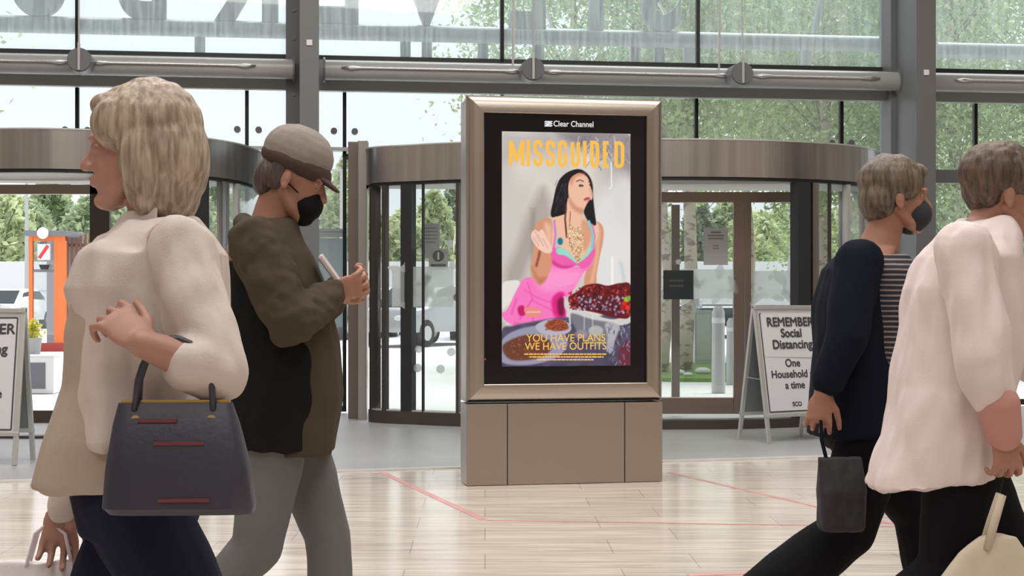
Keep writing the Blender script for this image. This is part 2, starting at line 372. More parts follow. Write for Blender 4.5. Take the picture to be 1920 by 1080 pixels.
# columns
for px, nm, x0 in ((580, 'left', -0.0), (1735, 'right', 0)):
    t = wt(px, -0.95)
    r = thing('steel_column', 'grey steel %s, rising in front of the glass' % ('column behind the person looking down at a phone' if nm == 'left' else 'column at the right, behind the woman in navy'), 'column', wpt(t, 0, 0), WA)
    w = 0.092 if nm == 'left' else 0.105
    MB().box(-w, w, -0.97, -0.95 + 0.012, 0, CEIL, bev=0.004).build('front_flange', paint_grey, r)
    MB().box(-w, w, -0.30, -0.27, 0, CEIL).build('rear_flange', paint_grey, r)
    MB().box(-0.05, 0.05, -0.938, -0.30, 0, CEIL).build('web', paint_grey, r)
    z = wz(80 if nm == 'left' else 136, t, -0.97)
    MB().box(-0.028, 0.028, -0.985, -0.97, z - 0.028, z + 0.028, bev=0.005).build('sensor', white_plastic, r)
    a, b = (wt(536, -0.2) - t, wt(566, -0.2) - t) if nm == 'left' else (wt(1666, -0.2) - t, wt(1700, -0.2) - t)
    mu = MB().box(a, b, -0.25, 0.06, 0, CEIL).build('rear_post', paint_dark if nm == 'left' else paint_grey, r)
    for k in range(6):
        zz = wz(22, t, -0.2) - k * 0.28
        MB().tube([((a + b) / 2, -0.262, zz), ((a + b) / 2, -0.25, zz)], 0.018, 10).build('bolt', paint_grey, r)

# ------------------------------------------------------------------ revolving doors
def crom(pts, n=8):
    P = [Vector((*p, 0)) for p in pts]; P = [P[0] * 2 - P[1]] + P + [P[-1] * 2 - P[-2]]; o = []
    for i in range(1, len(P) - 2):
        for k in range(n):
            t = k / n; a, b, c, d = P[i - 1], P[i], P[i + 1], P[i + 2]
            o.append(0.5 * ((2 * b) + (c - a) * t + (2 * a - 5 * b + 4 * c - d) * t * t + (3 * b - a - 3 * c + d) * t ** 3))
    o.append(P[-2]); return o
def offset(path, d):
    o = []
    for i, p in enumerate(path):
        t = (path[min(i + 1, len(path) - 1)] - path[max(i - 1, 0)]).normalized(); o.append(p + Vector((-t.y, t.x, 0)) * d)
    return o
def band(path, z0, z1, d0, d1):
    a = offset(path, d0); b = offset(path, d1); m = MB()
    m.ring_loft([[(p.x, p.y, z0), (p.x, p.y, z1), (q.x, q.y, z1), (q.x, q.y, z0)] for p, q in zip(a, b)])
    return m
CT, CB = 2.59, 2.262
frost = mat('frosted_film', (0.78, 0.82, 0.82), 0.6)
def frost_mat():
    m = bpy.data.materials.new('frosted_sticker'); m.use_nodes = True; nt = m.node_tree; nt.nodes.clear()
    o = nt.nodes.new('ShaderNodeOutputMaterial'); tl = nt.nodes.new('ShaderNodeBsdfTranslucent'); tl.inputs[0].default_value = (0.97, 0.98, 0.98, 1)
    df = nt.nodes.new('ShaderNodeBsdfDiffuse'); df.inputs[0].default_value = (0.85, 0.87, 0.87, 1); tr = nt.nodes.new('ShaderNodeBsdfTransparent')
    a = nt.nodes.new('ShaderNodeMixShader'); a.inputs[0].default_value = 0.2; b = nt.nodes.new('ShaderNodeMixShader'); b.inputs[0].default_value = 0.62
    nt.links.new(tl.outputs[0], a.inputs[1]); nt.links.new(df.outputs[0], a.inputs[2]); nt.links.new(tr.outputs[0], b.inputs[1]); nt.links.new(a.outputs[0], b.inputs[2]); nt.links.new(b.outputs[0], o.inputs[0])
    return m
sticker = frost_mat()

def sub(path, a, b):
    n = len(path) - 1; i0 = int(round(a * n)); i1 = int(round(b * n)); return path[i0:i1 + 1]
def at_px(path, px):
    best = min(range(len(path)), key=lambda i: abs(960 + F * path[i].x / path[i].y - px)); return best

def make_drum(name, pts, ref):
    path = crom(pts, 10)
    r = thing(name, None, None, ref, 0, kind='structure')
    L = [p - Vector((ref[0], ref[1], 0)) for p in path]
    band(L, CB, CT, 0.0, 0.10).build('canopy', steel_door, r, smooth='auto')
    band(L, CT, CT + 0.012, -0.01, 0.10).build('canopy_edge', alu, r)
    band(L, CB - 0.03, CB, 0.02, 0.09).build('canopy_track', black, r)
    # flat roof of the drum
    m = MB(); m.prism([(p.x, p.y) for p in offset(L, 0.1)], CT - 0.05, CT - 0.02); m.build('canopy_roof', paint_dark, r)
    m = MB(); m.prism([(p.x, p.y) for p in offset(L, 0.1)], CB + 0.02, CB + 0.04); m.build('canopy_soffit', mat('soffit', (0.45, 0.43, 0.4), 0.5), r)
    return r, path, L
def post(L, i, w, d, m, r, nm='post', z0=0.0, z1=CB - 0.03, off=0.0):
    p = L[i]; t = (L[min(i + 1, len(L) - 1)] - L[max(i - 1, 0)]).normalized(); n = Vector((-t.y, t.x, 0))
    c = p + n * (off + d / 2 + 0.004)
    mb = MB(); mb.prism([((c + t * a * w / 2 + n * b * d / 2).x, (c + t * a * w / 2 + n * b * d / 2).y) for a, b in ((-1, -1), (1, -1), (1, 1), (-1, 1))], z0, z1)
    return mb.build(nm, m, r)
# centre drum
cpts = [(-1.50, 15.6), (-1.42, 14.95), (-1.30, 14.52), (-0.9, 14.28), (-.5, 14.08), (.4, 13.80), (1.34, 13.75), (2.1, 13.82), (2.77, 14.08), (3.2, 14.4), (3.50, 14.85), (3.68, 15.5), (3.72, 16.0)]
ref = (1.2, 15.2, 0)
door1, path1, L1 = make_drum('door_1', cpts, ref)
iA, iB = at_px(path1[:60], 690), at_px(path1[:70], 858)
glass_l = L1[iA:iB + 1]
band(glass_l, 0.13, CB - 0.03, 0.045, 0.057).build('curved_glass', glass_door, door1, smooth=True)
band(L1[iA:iB + 6], 0, 0.13, 0.0, 0.16).build('base_ring', steel_dark, door1, smooth='auto')
band(L1[iA:iB + 6], 0.13, 0.142, 0.01, 0.14).build('base_ring_top', alu, door1)
for px, w, d, mm in ((692, 0.045, 0.10, steel_dark), (722, 0.05, 0.05, steel_dark), (764, 0.115, 0.09, black), (791, 0.014, 0.03, black), (856, 0.03, 0.05, steel_dark)):
    post(L1, at_px(path1[:70], px), w, d, mm, door1)
iR0, iR1 = at_px(path1[60:], 1515) + 60, at_px(path1[60:], 1610) + 60
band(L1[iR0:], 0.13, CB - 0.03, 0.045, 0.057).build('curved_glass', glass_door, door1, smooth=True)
band(L1[at_px(path1[40:], 1180) + 40:], 0, 0.095, 0.0, 0.18).build('base_ring', steel_dark, door1, smooth='auto')
for px, w, d, mm in ((1506, 0.14, 0.12, black), (1526, 0.07, 0.09, steel_door), (1560, 0.02, 0.03, steel_dark), (1592, 0.05, 0.06, alu), (1625, 0.05, 0.06, steel_door)):
    post(L1, at_px(path1[60:], px) + 60, w, d, mm, door1)
# jamb box between left drum and wall
o = thing('door_jamb', 'tall brown steel jamb at the left end of the middle revolving door', 'door jamb', (0, 0, 0))
pj = px2w(672, HY, 15.0)
MB().box(pj.x - 0.095, pj.x + 0.01, 14.95, 15.7, 0, zl, bev=0.004).build('dark_face', mat('jamb_brown', (0.20, 0.165, 0.145), 0.35, 0.7), o)
MB().box(pj.x + 0.014, pj.x + 0.10, 14.80, 15.0, 0, zl, bev=0.006).build('bright_face', steel_door, o)
# inner doors of the centre drum, in a frame across the drum
LY = 14.95
def leaf(parent, px0, px1, top, bot, Y, st=0.10, nm='door_leaf', bottomrail=0.16, toprail=0.10, mt=steel_door):
    a = px2w(px0, top, Y); b = px2w(px1, bot, Y); x0, x1 = a.x - ref[0], b.x - ref[0]; z0, z1 = max(0.06, b.z), a.z; y = Y - ref[1]
    m = MB(); m.box(x0, x0 + st, y, y + 0.06, z0, z1); m.box(x1 - st, x1, y, y + 0.06, z0, z1)
    m.box(x0 + st, x1 - st, y, y + 0.06, z1 - toprail, z1); m.box(x0 + st, x1 - st, y, y + 0.06, z0, z0 + bottomrail)
    f = m.build(nm, mt, parent, bev=0.004)
    MB().box(x0 + st, x1 - st, y + 0.025, y + 0.037, z0 + bottomrail, z1 - toprail).build('leaf_glass', glass_door, f)
    return f, x0, x1, z0, z1, y
jb = mat('leaf_bronze', (0.34, 0.275, 0.24), 0.3, 0.85)
lf1 = leaf(door1, 1215, 1396, 360, 782, LY, st=0.105, mt=jb)
lf2 = leaf(door1, 1397, 1512, 360, 782, LY, st=0.06, mt=jb)
lf3 = leaf(door1, 1105, 1214, 360, 782, LY, st=0.09, mt=jb)
a = px2w(1100, 350, LY); b = px2w(1512, 372, LY)
MB().box(a.x - ref[0], b.x - ref[0], LY - ref[1] - 0.02, LY - ref[1] + 0.08, 2.12, 2.2).build('transom', jb, door1)
# slim stile seen inside the first leaf
for px in (1267,):
    p = px2w(px, 0, LY + 0.3); MB().box(p.x - ref[0] - 0.04, p.x - ref[0] + 0.04, LY + 0.3 - ref[1], LY + 0.36 - ref[1], 0.06, 2.1).build('inner_stile', jb, door1)
# notices and film on the glass
def flat(parent, px, py, w, h, m, Y, nm, label=None, d=0.004):
    p = px2w(px, py, Y); q = p - Vector((ref[0], ref[1], 0)) if parent is door1 else p
    o = MB().box(q.x - w / 2, q.x + w / 2, q.y - d, q.y, q.z - h / 2, q.z + h / 2, bev=0.0008).build(nm, m, parent)
    if label: o['label'] = label
    return o, q
paper = mat('paper', (0.66, 0.65, 0.68), 0.7)
sgn = mat('dark_sign', (0.035, 0.05, 0.055), 0.4)
ink = mat('ink', (0.05, 0.05, 0.055), 0.6); ink_soft = mat('grey_ink', (0.30, 0.30, 0.32), 0.6)
def notice(px, py, w, h, Y, lab, lines):
    p = px2w(px, py, Y); r = thing('paper_notice', lab, 'notice', (p.x, p.y, p.z - h / 2))
    MB().box(-w / 2, w / 2, -0.004, 0, 0, h, bev=0.001).build('sheet', paper, r)
    m = MB(); m.box(-w * .44, w * .44, -0.0052, -0.0042, h * .04, h * .96); m.box(-w * .42, w * .42, -0.0053, -0.0041, h * .055, h * .945); m.build('border', ink_soft, r) if False else m.bm.free()
    for a, zz, s in lines:        # printed lines, too soft to read
        MB().box(-a / 2, a / 2, -0.0055, -0.0042, h * zz, h * zz + s).build('text_line', ink_soft, r)
    return r
notice(1342, 462, 0.235, 0.36, LY - 0.005, 'white paper notice taped to the glass of the right-hand inner door leaf', [(.10, .85, .018), (.16, .77, .016), (.15, .69, .016), (.05, .50, .012), (.06, .43, .012)])
notice(808, 452, 0.17, 0.34, LY - 0.005, 'pale paper notice seen through the left curved glass of the middle door', [(.12, .85, .012), (.13, .75, .012), (.12, .65, .012), (.12, .55, .012), (.10, .45, .012)])
p = px2w(1272, 534, LY - 0.06); r = thing('door_sign', 'dark rectangular sign on the inner door leaf right of the display', 'sign', (p.x, p.y, p.z - 0.14))
MB().box(-0.145, 0.145, -0.008, 0, 0, 0.28, bev=0.003).build('panel', sgn, r)
for a, t_ in ((.14, .17), (.13, .12)): MB().box(-a / 2 - .02, a / 2 - .02, -0.0095, -0.008, t_, t_ + .018).build('text_line', mat('faint_grey', (0.12, 0.13, 0.14), .6), r)
MB().tube([(0.0, -0.03, 0.36), (0, 0.0, 0.36)], 0.025, 18).build('white_button', white_plastic, r)
p = px2w(822, 486, 14.5); r = thing('hand_sign', 'small grey sign with a dark round hand symbol in the middle door', 'sign', (p.x, p.y, p.z - 0.10))
MB().box(-0.09, 0.09, -0.006, 0, 0, 0.20, bev=0.002).build('panel', mat('sign_grey', (0.42, 0.43, 0.45), 0.5), r)
MB().tube([(0, -0.008, 0.13), (0, -0.006, 0.13)], 0.055, 24).build('disc', ink, r)
MB().box(-0.008, 0.008, -0.010, -0.008, 0.095, 0.165).build('symbol', white_plastic, r)
MB().box(-0.07, 0.07, -0.008, -0.006, 0.03, 0.055).build('caption_bar', ink, r)
# frosted leaf and flower film
def film(parent, Y, x0, x1, y0, y1, seed, label, cut=True):
    """a frosted band with hand-cut leaf shapes, and loose dots"""
    rs = random.Random(seed); m = MB()
    a = px2w(x0, y0, Y); b = px2w(x1, y1, Y)
    def blob(cx, cz, rx, rz, ang, n=14, leaf=False):
        pts = []
        for k in range(n):
            t = 2 * math.pi * k / n; rr = 1.0
            if leaf: rr = abs(math.cos(t)) ** 0.6 * 0.75 + 0.25
            u, v = rx * math.cos(t) * rr, rz * math.sin(t)
            pts.append((cx + u * math.cos(ang) - v * math.sin(ang), cz + u * math.sin(ang) + v * math.cos(ang)))
        m.prism(pts, 0, 0.002, 'y')
    m.box(a.x, b.x, 0.0025, 0.004, b.z, a.z)
    nb = int((b.x - a.x) / 0.06)
    for k in range(nb):
        blob(rs.uniform(a.x, b.x), rs.uniform(b.z, a.z), rs.uniform(0.05, 0.11), rs.uniform(0.025, 0.05), rs.uniform(0, 3.14), leaf=True)
    o = m.build('frosted_film', sticker, parent); o.location = (-ref[0] if parent is door1 else 0, Y - (ref[1] if parent is door1 else 0), 0)
    o['label'] = label; return o
film(door1, LY - 0.012, 1285, 1375, 505, 560, 3, 'frosted leaf pattern film')
film(door1, LY - 0.012, 1410, 1495, 508, 560, 5, 'frosted leaf pattern film')
film(door1, 14.33, 735, 850, 500, 575, 8, 'frosted leaf pattern film')
m = MB()
for px, py, rr in ((845, 457, .038), (850, 497, .04), (790, 470, .03), (846, 660, .04), (785, 655, .035), (783, 690, .04), (826, 692, .04), (800, 525, .045), (846, 545, .05), (1318, 530, .03), (1350, 520, .02), (1368, 545, .022), (1425, 540, .02), (1445, 520, .025), (1470, 548, .03), (1488, 525, .025)):
    p = px2w(px, py, 14.34 if px < 1000 else LY - 0.02); m.tube([(p.x - ref[0], p.y - ref[1], p.z), (p.x - ref[0], p.y - ref[1] + 0.002, p.z)], rr, 20)
m.build('frosted_dots', sticker, door1)
# left drum
lpts = [(-7.1, 14.2), (-6.6, 13.6), (-5.9, 13.2), (-5.1, 13.0), (-4.35, 12.9), (-3.8, 12.9), (-3.2, 13.15), (-2.78, 13.57), (-2.52, 14.15), (-2.45, 14.8), (-2.45, 15.4)]
ref2 = (-4.4, 14.6, 0)
door2, path2, L2 = make_drum('door_2', lpts, ref2)
i2 = at_px(path2, 392)
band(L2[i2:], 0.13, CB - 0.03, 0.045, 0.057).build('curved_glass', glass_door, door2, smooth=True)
band(L2[i2 - 4:], 0, 0.11, 0.0, 0.16).build('base_ring', steel_dark, door2, smooth='auto')
for px, w, d, mm in ((388, 0.12, 0.10, black), (425, 0.12, 0.06, steel_door), (450, 0.05, 0.05, alu)):
    post(L2, at_px(path2, px), w, d, mm, door2)
band(L2[:i2], 0, 0.035, 0.0, 0.14).build('base_ring', steel_dark, door2, smooth='auto')
def bx2(px0, px1, y0, y1, Y, m, nm, d=0.06):
    a = px2w(px0, y0, Y); b = px2w(px1, y1, Y)
    return MB().box(a.x - ref2[0], b.x - ref2[0], Y - ref2[1], Y + d - ref2[1], max(0.0, b.z), a.z, bev=0.003).build(nm, m, door2)
bx2(-260, 200, 346, 364, 14.5, jb, 'transom')
bx2(-260, 200, 770, 806, 14.5, steel_dark, 'threshold')
bx2(168, 205, 346, 800, 14.5, steel_dark, 'door_leaf')
bx2(-190, -160, 346, 800, 14.5, steel_dark, 'door_leaf')
# ------------------------------------------------------------------ advertising display
A0 = Vector(((876 - 960) / F * 9.75, 9.75, 0)); A1 = Vector(((1242 - 960) / F * 9.99, 9.99, 0))
KY = math.atan2(A1.y - A0.y, A1.x - A0.x); KW = (A1 - A0).length
disp = thing('advertising_display', 'tall brushed steel digital advertising display standing on the stone floor', 'advertising display', A0, KY)
ZS, ZTOP = 0.528, 2.467; DEP = 0.26
# base: three front panels with shadow gaps on a dark core
x1, x2 = KW * (950 - 876) / 366.0, KW * (1170 - 876) / 366.0
m = MB(); m.box(0.01, KW - 0.01, 0.012, DEP, 0.0, ZS - 0.012); m.build('base_core', steel_dark, disp)
def bpanel(a, b): return MB().box(a, b, 0, 0.012, 0.004, ZS - 0.012, bev=0.0025).build('base_panel', steel_brown, disp)
bpanel(0, x1 - 0.003); bpanel(x1 + 0.003, x2 - 0.003); bpanel(x2 + 0.003, KW)
for s, xx in ((0, -0.001), (1, KW - 0.009)): MB().box(xx, xx + 0.010, 0.013, DEP, 0.004, ZS - 0.012).build('base_side', steel_brown, disp)
# cabinet behind the frame
MB().box(0.0, KW, 0.05, DEP, ZS, ZTOP - 0.02, bev=0.004).build('cabinet', steel_brown, disp)
MB().box(0.006, KW - 0.006, 0.035, 0.05, ZS + 0.01, ZTOP - 0.015).build('shadow_gap', black, disp)
# mitred picture frame with a rounded slope towards the glass
FW = 0.108
prof = [(-0.004, 0.045), (-0.004, 0.030), (0.002, 0.016), (0.012, 0.004), (0.028, -0.006), (0.05, -0.012), (0.08, -0.015), (FW - .004, -0.015), (FW, -0.010), (FW, 0.035)]   # (inward distance, depth)
def frame_side(side):
    m = MB(); w0, w1, z0, z1 = 0, KW, ZS + 0.006, ZTOP
    ra, rb = [], []
    for d, y in prof:
        a, b, c, e = w0 + d, w1 - d, z0 + d, z1 - d
        if side == 'top': ra.append((a, y, e)); rb.append((b, y, e))
        if side == 'bottom': ra.append((a, y, c)); rb.append((b, y, c))
        if side == 'left': ra.append((a, y, c)); rb.append((a, y, e))
        if side == 'right': ra.append((b, y, c)); rb.append((b, y, e))
    m.ring_loft([ra, rb]); return m.build('frame_rail', steel_brown, disp, smooth='auto')
for s in ('top', 'bottom', 'left', 'right'): frame_side(s)
glassb = mat('black_screen_border', (0.006, 0.006, 0.008), 0.08)
MB().box(FW - 0.002, KW - FW + 0.002, 0.020, 0.034, ZS + FW, ZTOP - FW + 0.002).build('screen_border', glassb, disp)
# the lit screen: a fine grid of coloured cells (its picture is worked out below)
def kx(px): # pixel column -> x on the display front
    k = (px - 960) / F; c, s = math.cos(KY), math.sin(KY)
    return (k * A0.y - A0.x) / (c - k * s)
SX0, SX1 = kx(942), kx(1183.5)
def kz(py, x): return H - (py - HY) / F * (A0.y + math.sin(KY) * x)
SZ1, SZ0 = kz(245.5, SX0), kz(687.5, SX0)
NX, NY = 242, 444
gx, gy = np.meshgrid(np.arange(NX) + 0.5, np.arange(NY) + 0.5)     # picture coordinates, y down
img = np.zeros((NY, NX, 3)); img[:] = (0.78, 0.75, 0.72)
def lerp(a, b, t): return np.array(a) * (1 - t) + np.array(b) * t
def vnoise(sx, sy, seed):
    r = np.random.default_rng(seed); g = r.random((int(NY / sy) + 3, int(NX / sx) + 3))
    X = gx / sx; Yy = gy / sy; ix = X.astype(int); iy = Yy.astype(int); fx = X - ix; fy = Yy - iy; fx = fx * fx * (3 - 2 * fx); fy = fy * fy * (3 - 2 * fy)
    return (g[iy, ix] * (1 - fx) + g[iy, ix + 1] * fx) * (1 - fy) + (g[iy + 1, ix] * (1 - fx) + g[iy + 1, ix + 1] * fx) * fy
def smooth_poly(p, n=6):
    P = [np.array(q, float) for q in p]; N = len(P); o = []
    for i in range(N):
        a, b, c, d = P[i - 1], P[i], P[(i + 1) % N], P[(i + 2) % N]
        for k in range(n):
            t = k / n; o.append(0.5 * (2 * b + (c - a) * t + (2 * a - 5 * b + 4 * c - d) * t * t + (3 * b - a - 3 * c + d) * t ** 3))
    return np.array(o)
def pmask(pts, soft=0.8, smooth=True):
    P = smooth_poly(pts) if smooth else np.array(pts, float)
    x0, x1 = max(0, int(P[:, 0].min() - 12 - soft)), min(NX, int(P[:, 0].max() + 12 + soft)); y0, y1 = max(0, int(P[:, 1].min() - 12 - soft)), min(NY, int(P[:, 1].max() + 12 + soft))
    M = np.zeros((NY, NX))
    if x1 <= x0 or y1 <= y0: return M
    X, Y_ = gx[y0:y1, x0:x1], gy[y0:y1, x0:x1]; ins = np.zeros(X.shape, bool); dist = np.full(X.shape, 1e9); n = len(P)
    for i in range(n):
        a, b = P[i], P[(i + 1) % n]; dx, dy = b - a
        if abs(dy) > 1e-9:
            c = ((a[1] > Y_) != (b[1] > Y_)) & (X < dx * (Y_ - a[1]) / dy + a[0]); ins ^= c
        L2 = dx * dx + dy * dy + 1e-9; t = np.clip(((X - a[0]) * dx + (Y_ - a[1]) * dy) / L2, 0, 1)
        dist = np.minimum(dist, (X - a[0] - t * dx) ** 2 + (Y_ - a[1] - t * dy) ** 2)
    sd = np.sqrt(dist) * np.where(ins, 1, -1); M[y0:y1, x0:x1] = np.clip(sd / soft / 2 + 0.5, 0, 1); return M
def paint(pts, col, soft=0.8, a=1.0, smooth=True, tex=None):
    global img
    M = (pmask(pts, soft, smooth) * a)[..., None]; c = np.array(col) if not isinstance(col, np.ndarray) or col.ndim == 1 else col
    img = img * (1 - M) + c * M
def disc(cx, cy, rx, ry, col, soft=0.8, a=1.0, ang=0):
    th = np.linspace(0, 2 * np.pi, 20, endpoint=False); ca, sa = math.cos(ang), math.sin(ang)
    paint([(cx + rx * math.cos(t) * ca - ry * math.sin(t) * sa, cy + rx * math.cos(t) * sa + ry * math.sin(t) * ca) for t in th], col, soft, a, False)
def stroke(pts, w, col, soft=0.6, a=1.0):
    P = [np.array(p, float) for p in pts]; l, r = [], []
    for i, p in enumerate(P):
        d = P[min(i + 1, len(P) - 1)] - P[max(i - 1, 0)]; d = d / (np.hypot(*d) + 1e-9); n = np.array((-d[1], d[0])) * w / 2; l.append(p + n); r.append(p - n)
    paint(l + r[::-1], col, soft, a, False)
# picture coordinates: 1 cell = 1 pixel of the photograph, origin (942,245)
def S(p): return [(x - 942, y - 245) for x, y in p]
def hexc(r, g, b): return (r / 255, g / 255, b / 255)
# wall of the room in the picture
g = (gy / NY)[..., None]
img[:] = lerp(hexc(196, 188, 184), hexc(214, 207, 200), 1.0)
img = img * (0.93 + 0.12 * vnoise(40, 60, 1)[..., None])
paint(S([(942, 245), (1184, 245), (1184, 268), (942, 300)]), hexc(168, 160, 160), 14, 0.55, False)
paint(S([(1050, 245), (1184, 245), (1184, 330), (1150, 300), (1090, 275)]), hexc(120, 112, 118), 10, 0.7)
for k in range(46):
    r_ = random.Random(k); x, y = r_.uniform(1085, 1184), r_.uniform(245, 300); stroke(S([(x, y), (x + r_.uniform(-12, 12), y + r_.uniform(4, 18))]), r_.uniform(1, 2.4), hexc(*([235, 230, 236] if k % 2 else [90, 84, 92])), 0.8, 0.7)
paint(S([(1125, 250), (1184, 250), (1184, 420), (1150, 400), (1130, 340)]), hexc(165, 160, 160), 22, 0.5)
paint(S([(1110, 400), (1184, 330), (1184, 560), (1110, 540)]), hexc(226, 226, 226), 14, 0.7)
stroke(S([(1000, 390), (1000, 520)]), 8, hexc(150, 140, 132), 4, 0.55)
paint(S([(1000, 380), (1022, 350), (1036, 420), (1000, 480), (985, 520), (960, 560), (948, 520), (975, 450)]), hexc(140, 128, 120), 10, 0.55)
stroke(S([(1147, 300), (1148, 345), (1144, 352)]), 2.5, hexc(245, 240, 240), 0.8, 0.9)
stroke(S([(1149, 480), (1149, 540)]), 5, hexc(240, 238, 232), 1, 0.9); stroke(S([(1165, 490), (1175, 545)]), 6, hexc(190, 198, 205), 3, 0.7)
# white chair back
paint(S([(942, 535), (962, 526), (976, 530), (970, 556), (952, 575), (942, 578)]), hexc(226, 222, 216), 1.2)
paint(S([(1070, 530), (1092, 505), (1096, 530), (1088, 556), (1066, 560)]), hexc(206, 202, 192), 1.5)
# far arm
skin = hexc(214, 148, 118); skin_l = hexc(236, 188, 160); skin_d = hexc(165, 92, 68)
paint(S([(1118, 415), (1131, 424), (1132, 448), (1126, 478), (1120, 510), (1117, 536), (1097, 536), (1098, 512), (1108, 485), (1112, 450)]), skin, 1)
stroke(S([(1124, 430), (1120, 480), (1110, 530)]), 6, skin_l, 3, 0.7)
# hair behind
hair = hexc(26, 22, 28)
paint(S([(1034, 404), (1040, 370), (1046, 345), (1060, 325), (1082, 315), (1100, 321), (1111, 340), (1113, 370), (1116, 400), (1117, 418), (1108, 414), (1100, 400), (1094, 380), (1068, 382), (1060, 408)]), hair, 1)
# neck and chest
paint(S([(1063, 370), (1092, 380), (1091, 400), (1100, 408), (1118, 414), (1124, 430), (1112, 470), (1090, 494), (1050, 494), (1030, 470), (1005, 430), (1014, 414), (1040, 404), (1062, 398)]), skin_l, 1)
paint(S([(1092, 412), (1112, 420), (1108, 450), (1096, 470), (1092, 440)]), skin, 3, 0.8)
# face
paint(S([(1066, 345), (1072, 327), (1088, 322), (1102, 330), (1108, 348), (1112, 362), (1110, 374), (1104, 390), (1094, 392), (1078, 384), (1068, 372)]), skin_l, 0.8)
paint(S([(1070, 330), (1086, 322), (1098, 324), (1080, 330), (1072, 345)]), hexc(206, 120, 96), 3, 0.7)
paint(S([(1066, 366), (1080, 384), (1095, 391), (1090, 400), (1072, 388)]), hexc(190, 120, 92), 3, 0.6)
stroke(S([(1081, 338), (1088, 335), (1095, 338)]), 2, hexc(80, 52, 44), 0.8, 0.9)
disc(1090 - 942, 346 - 245, 4.6, 2.3, hexc(60, 50, 42), 0.8); disc(1091 - 942, 347 - 245, 1.2, 1.0, hexc(150, 150, 120), 0.5)
stroke(S([(1104, 338), (1109, 340)]), 1.6, hexc(90, 60, 50), 0.8); disc(1107 - 942, 345 - 245, 1.8, 1.4, hexc(70, 52, 46), 0.6)
stroke(S([(1106, 350), (1110, 362), (1106, 365)]), 1.4, hexc(205, 130, 110), 0.8, 0.8)
disc(1101 - 942, 371 - 245, 6.2, 3.2, hexc(205, 88, 96), 0.9, ang=-0.3); disc(1102 - 942, 374.5 - 245, 4.2, 2.2, hexc(232, 150, 150), 0.8, ang=-0.3); stroke(S([(1096, 373), (1106, 370)]), 1.0, hexc(120, 40, 46), 0.5)
# hair in front
paint(S([(1034, 404), (1038, 375), (1046, 342), (1060, 324), (1080, 315), (1094, 317), (1084, 322), (1072, 330), (1066, 345), (1065, 368), (1062, 385), (1056, 400), (1044, 405)]), hair, 0.8)
stroke(S([(1062, 380), (1060, 410), (1063, 445)]), 3, hexc(90, 44, 36), 1); stroke(S([(1070, 395), (1068, 430)]), 1.5, hexc(150, 80, 60), 1)
paint(S([(1096, 392), (1108, 372), (1114, 392), (1118, 420), (1106, 416), (1098, 404)]), hair, 1)
for k in range(24):
    r_ = random.Random(100 + k); x = r_.uniform(1044, 1064); y = r_.uniform(330, 395); stroke(S([(x, y), (x - 4, y + r_.uniform(6, 16))]), 1, hexc(70, 72, 100), 0.7, 0.6)
# dress
pink = hexc(246, 120, 190); pink_l = hexc(250, 158, 208); pink_d = hexc(222, 30, 130)
paint(S([(1033, 470), (1050, 492), (1090, 500), (1112, 480), (1108, 500), (1094, 512), (1078, 540), (1066, 556), (1058, 560), (1060, 605), (1030, 600), (1004, 612), (985, 622), (956, 608), (942, 590), (953, 580), (968, 548), (985, 522), (1010, 520), (1030, 500)]), pink, 1)
for pts, w in (([(985, 545), (1010, 560), (1045, 572), (1062, 570)], 2), ([(990, 530), (1000, 565), (1040, 585), (1060, 584)], 2), ([(1000, 560), (975, 600)], 3), ([(970, 560), (960, 590)], 3), ([(1020, 535), (1050, 540), (1075, 535)], 2), ([(1000, 580), (1000, 610)], 2)): stroke(S(pts), w, hexc(226, 72, 160), 1.4, 0.7)
paint(S([(1005, 520), (1035, 505), (1090, 510), (1070, 540), (1020, 545)]), pink_l, 8, 0.8)
paint(S([(1036, 560), (1050, 548), (1060, 556), (1060, 600), (1042, 596), (1036, 580)]), pink_d, 3, 0.95)
paint(S([(1046, 565), (1056, 560), (1058, 590), (1048, 590)]), hexc(110, 10, 50), 3, 0.9)
paint(S([(972, 578), (982, 574), (986, 590), (975, 592)]), hexc(190, 10, 90), 2, 0.9)
paint(S([(984, 580), (1000, 577), (1018, 584), (1010, 594), (990, 594)]), hexc(232, 140, 130), 1); stroke(S([(988, 586), (1014, 586)]), 2, hexc(240, 200, 190), 0.8)
# bodice
paint(S([(1032, 470), (1046, 462), (1066, 478), (1084, 492), (1100, 480), (1114, 462), (1116, 476), (1106, 496), (1092, 504), (1082, 498), (1056, 504), (1036, 494)]), hexc(238, 96, 172), 1)
paint(S([(1036, 488), (1056, 498), (1078, 497), (1060, 504), (1040, 498)]), hexc(196, 50, 130), 2, 0.7)
mint = hexc(150, 216, 200)
paint(S([(1044, 466), (1060, 466), (1078, 486), (1082, 494), (1062, 480), (1046, 476)]), mint, 1); paint(S([(1084, 492), (1098, 476), (1112, 450), (1113, 464), (1100, 482)]), mint, 1)
stroke(S([(1034, 410), (1042, 430), (1044, 465)]), 6, hexc(170, 200, 190), 1); stroke(S([(1040, 412), (1042, 440), (1038, 470)]), 3, hexc(240, 100, 190), 1)
stroke(S([(1104, 412), (1112, 436), (1111, 466)]), 5, hexc(130, 200, 205), 1); stroke(S([(1110, 418), (1116, 440), (1114, 465)]), 2.5, hexc(220, 120, 180), 1)
disc(1051 - 942, 452 - 245, 5, 7, hexc(20, 120, 140), 1.2)
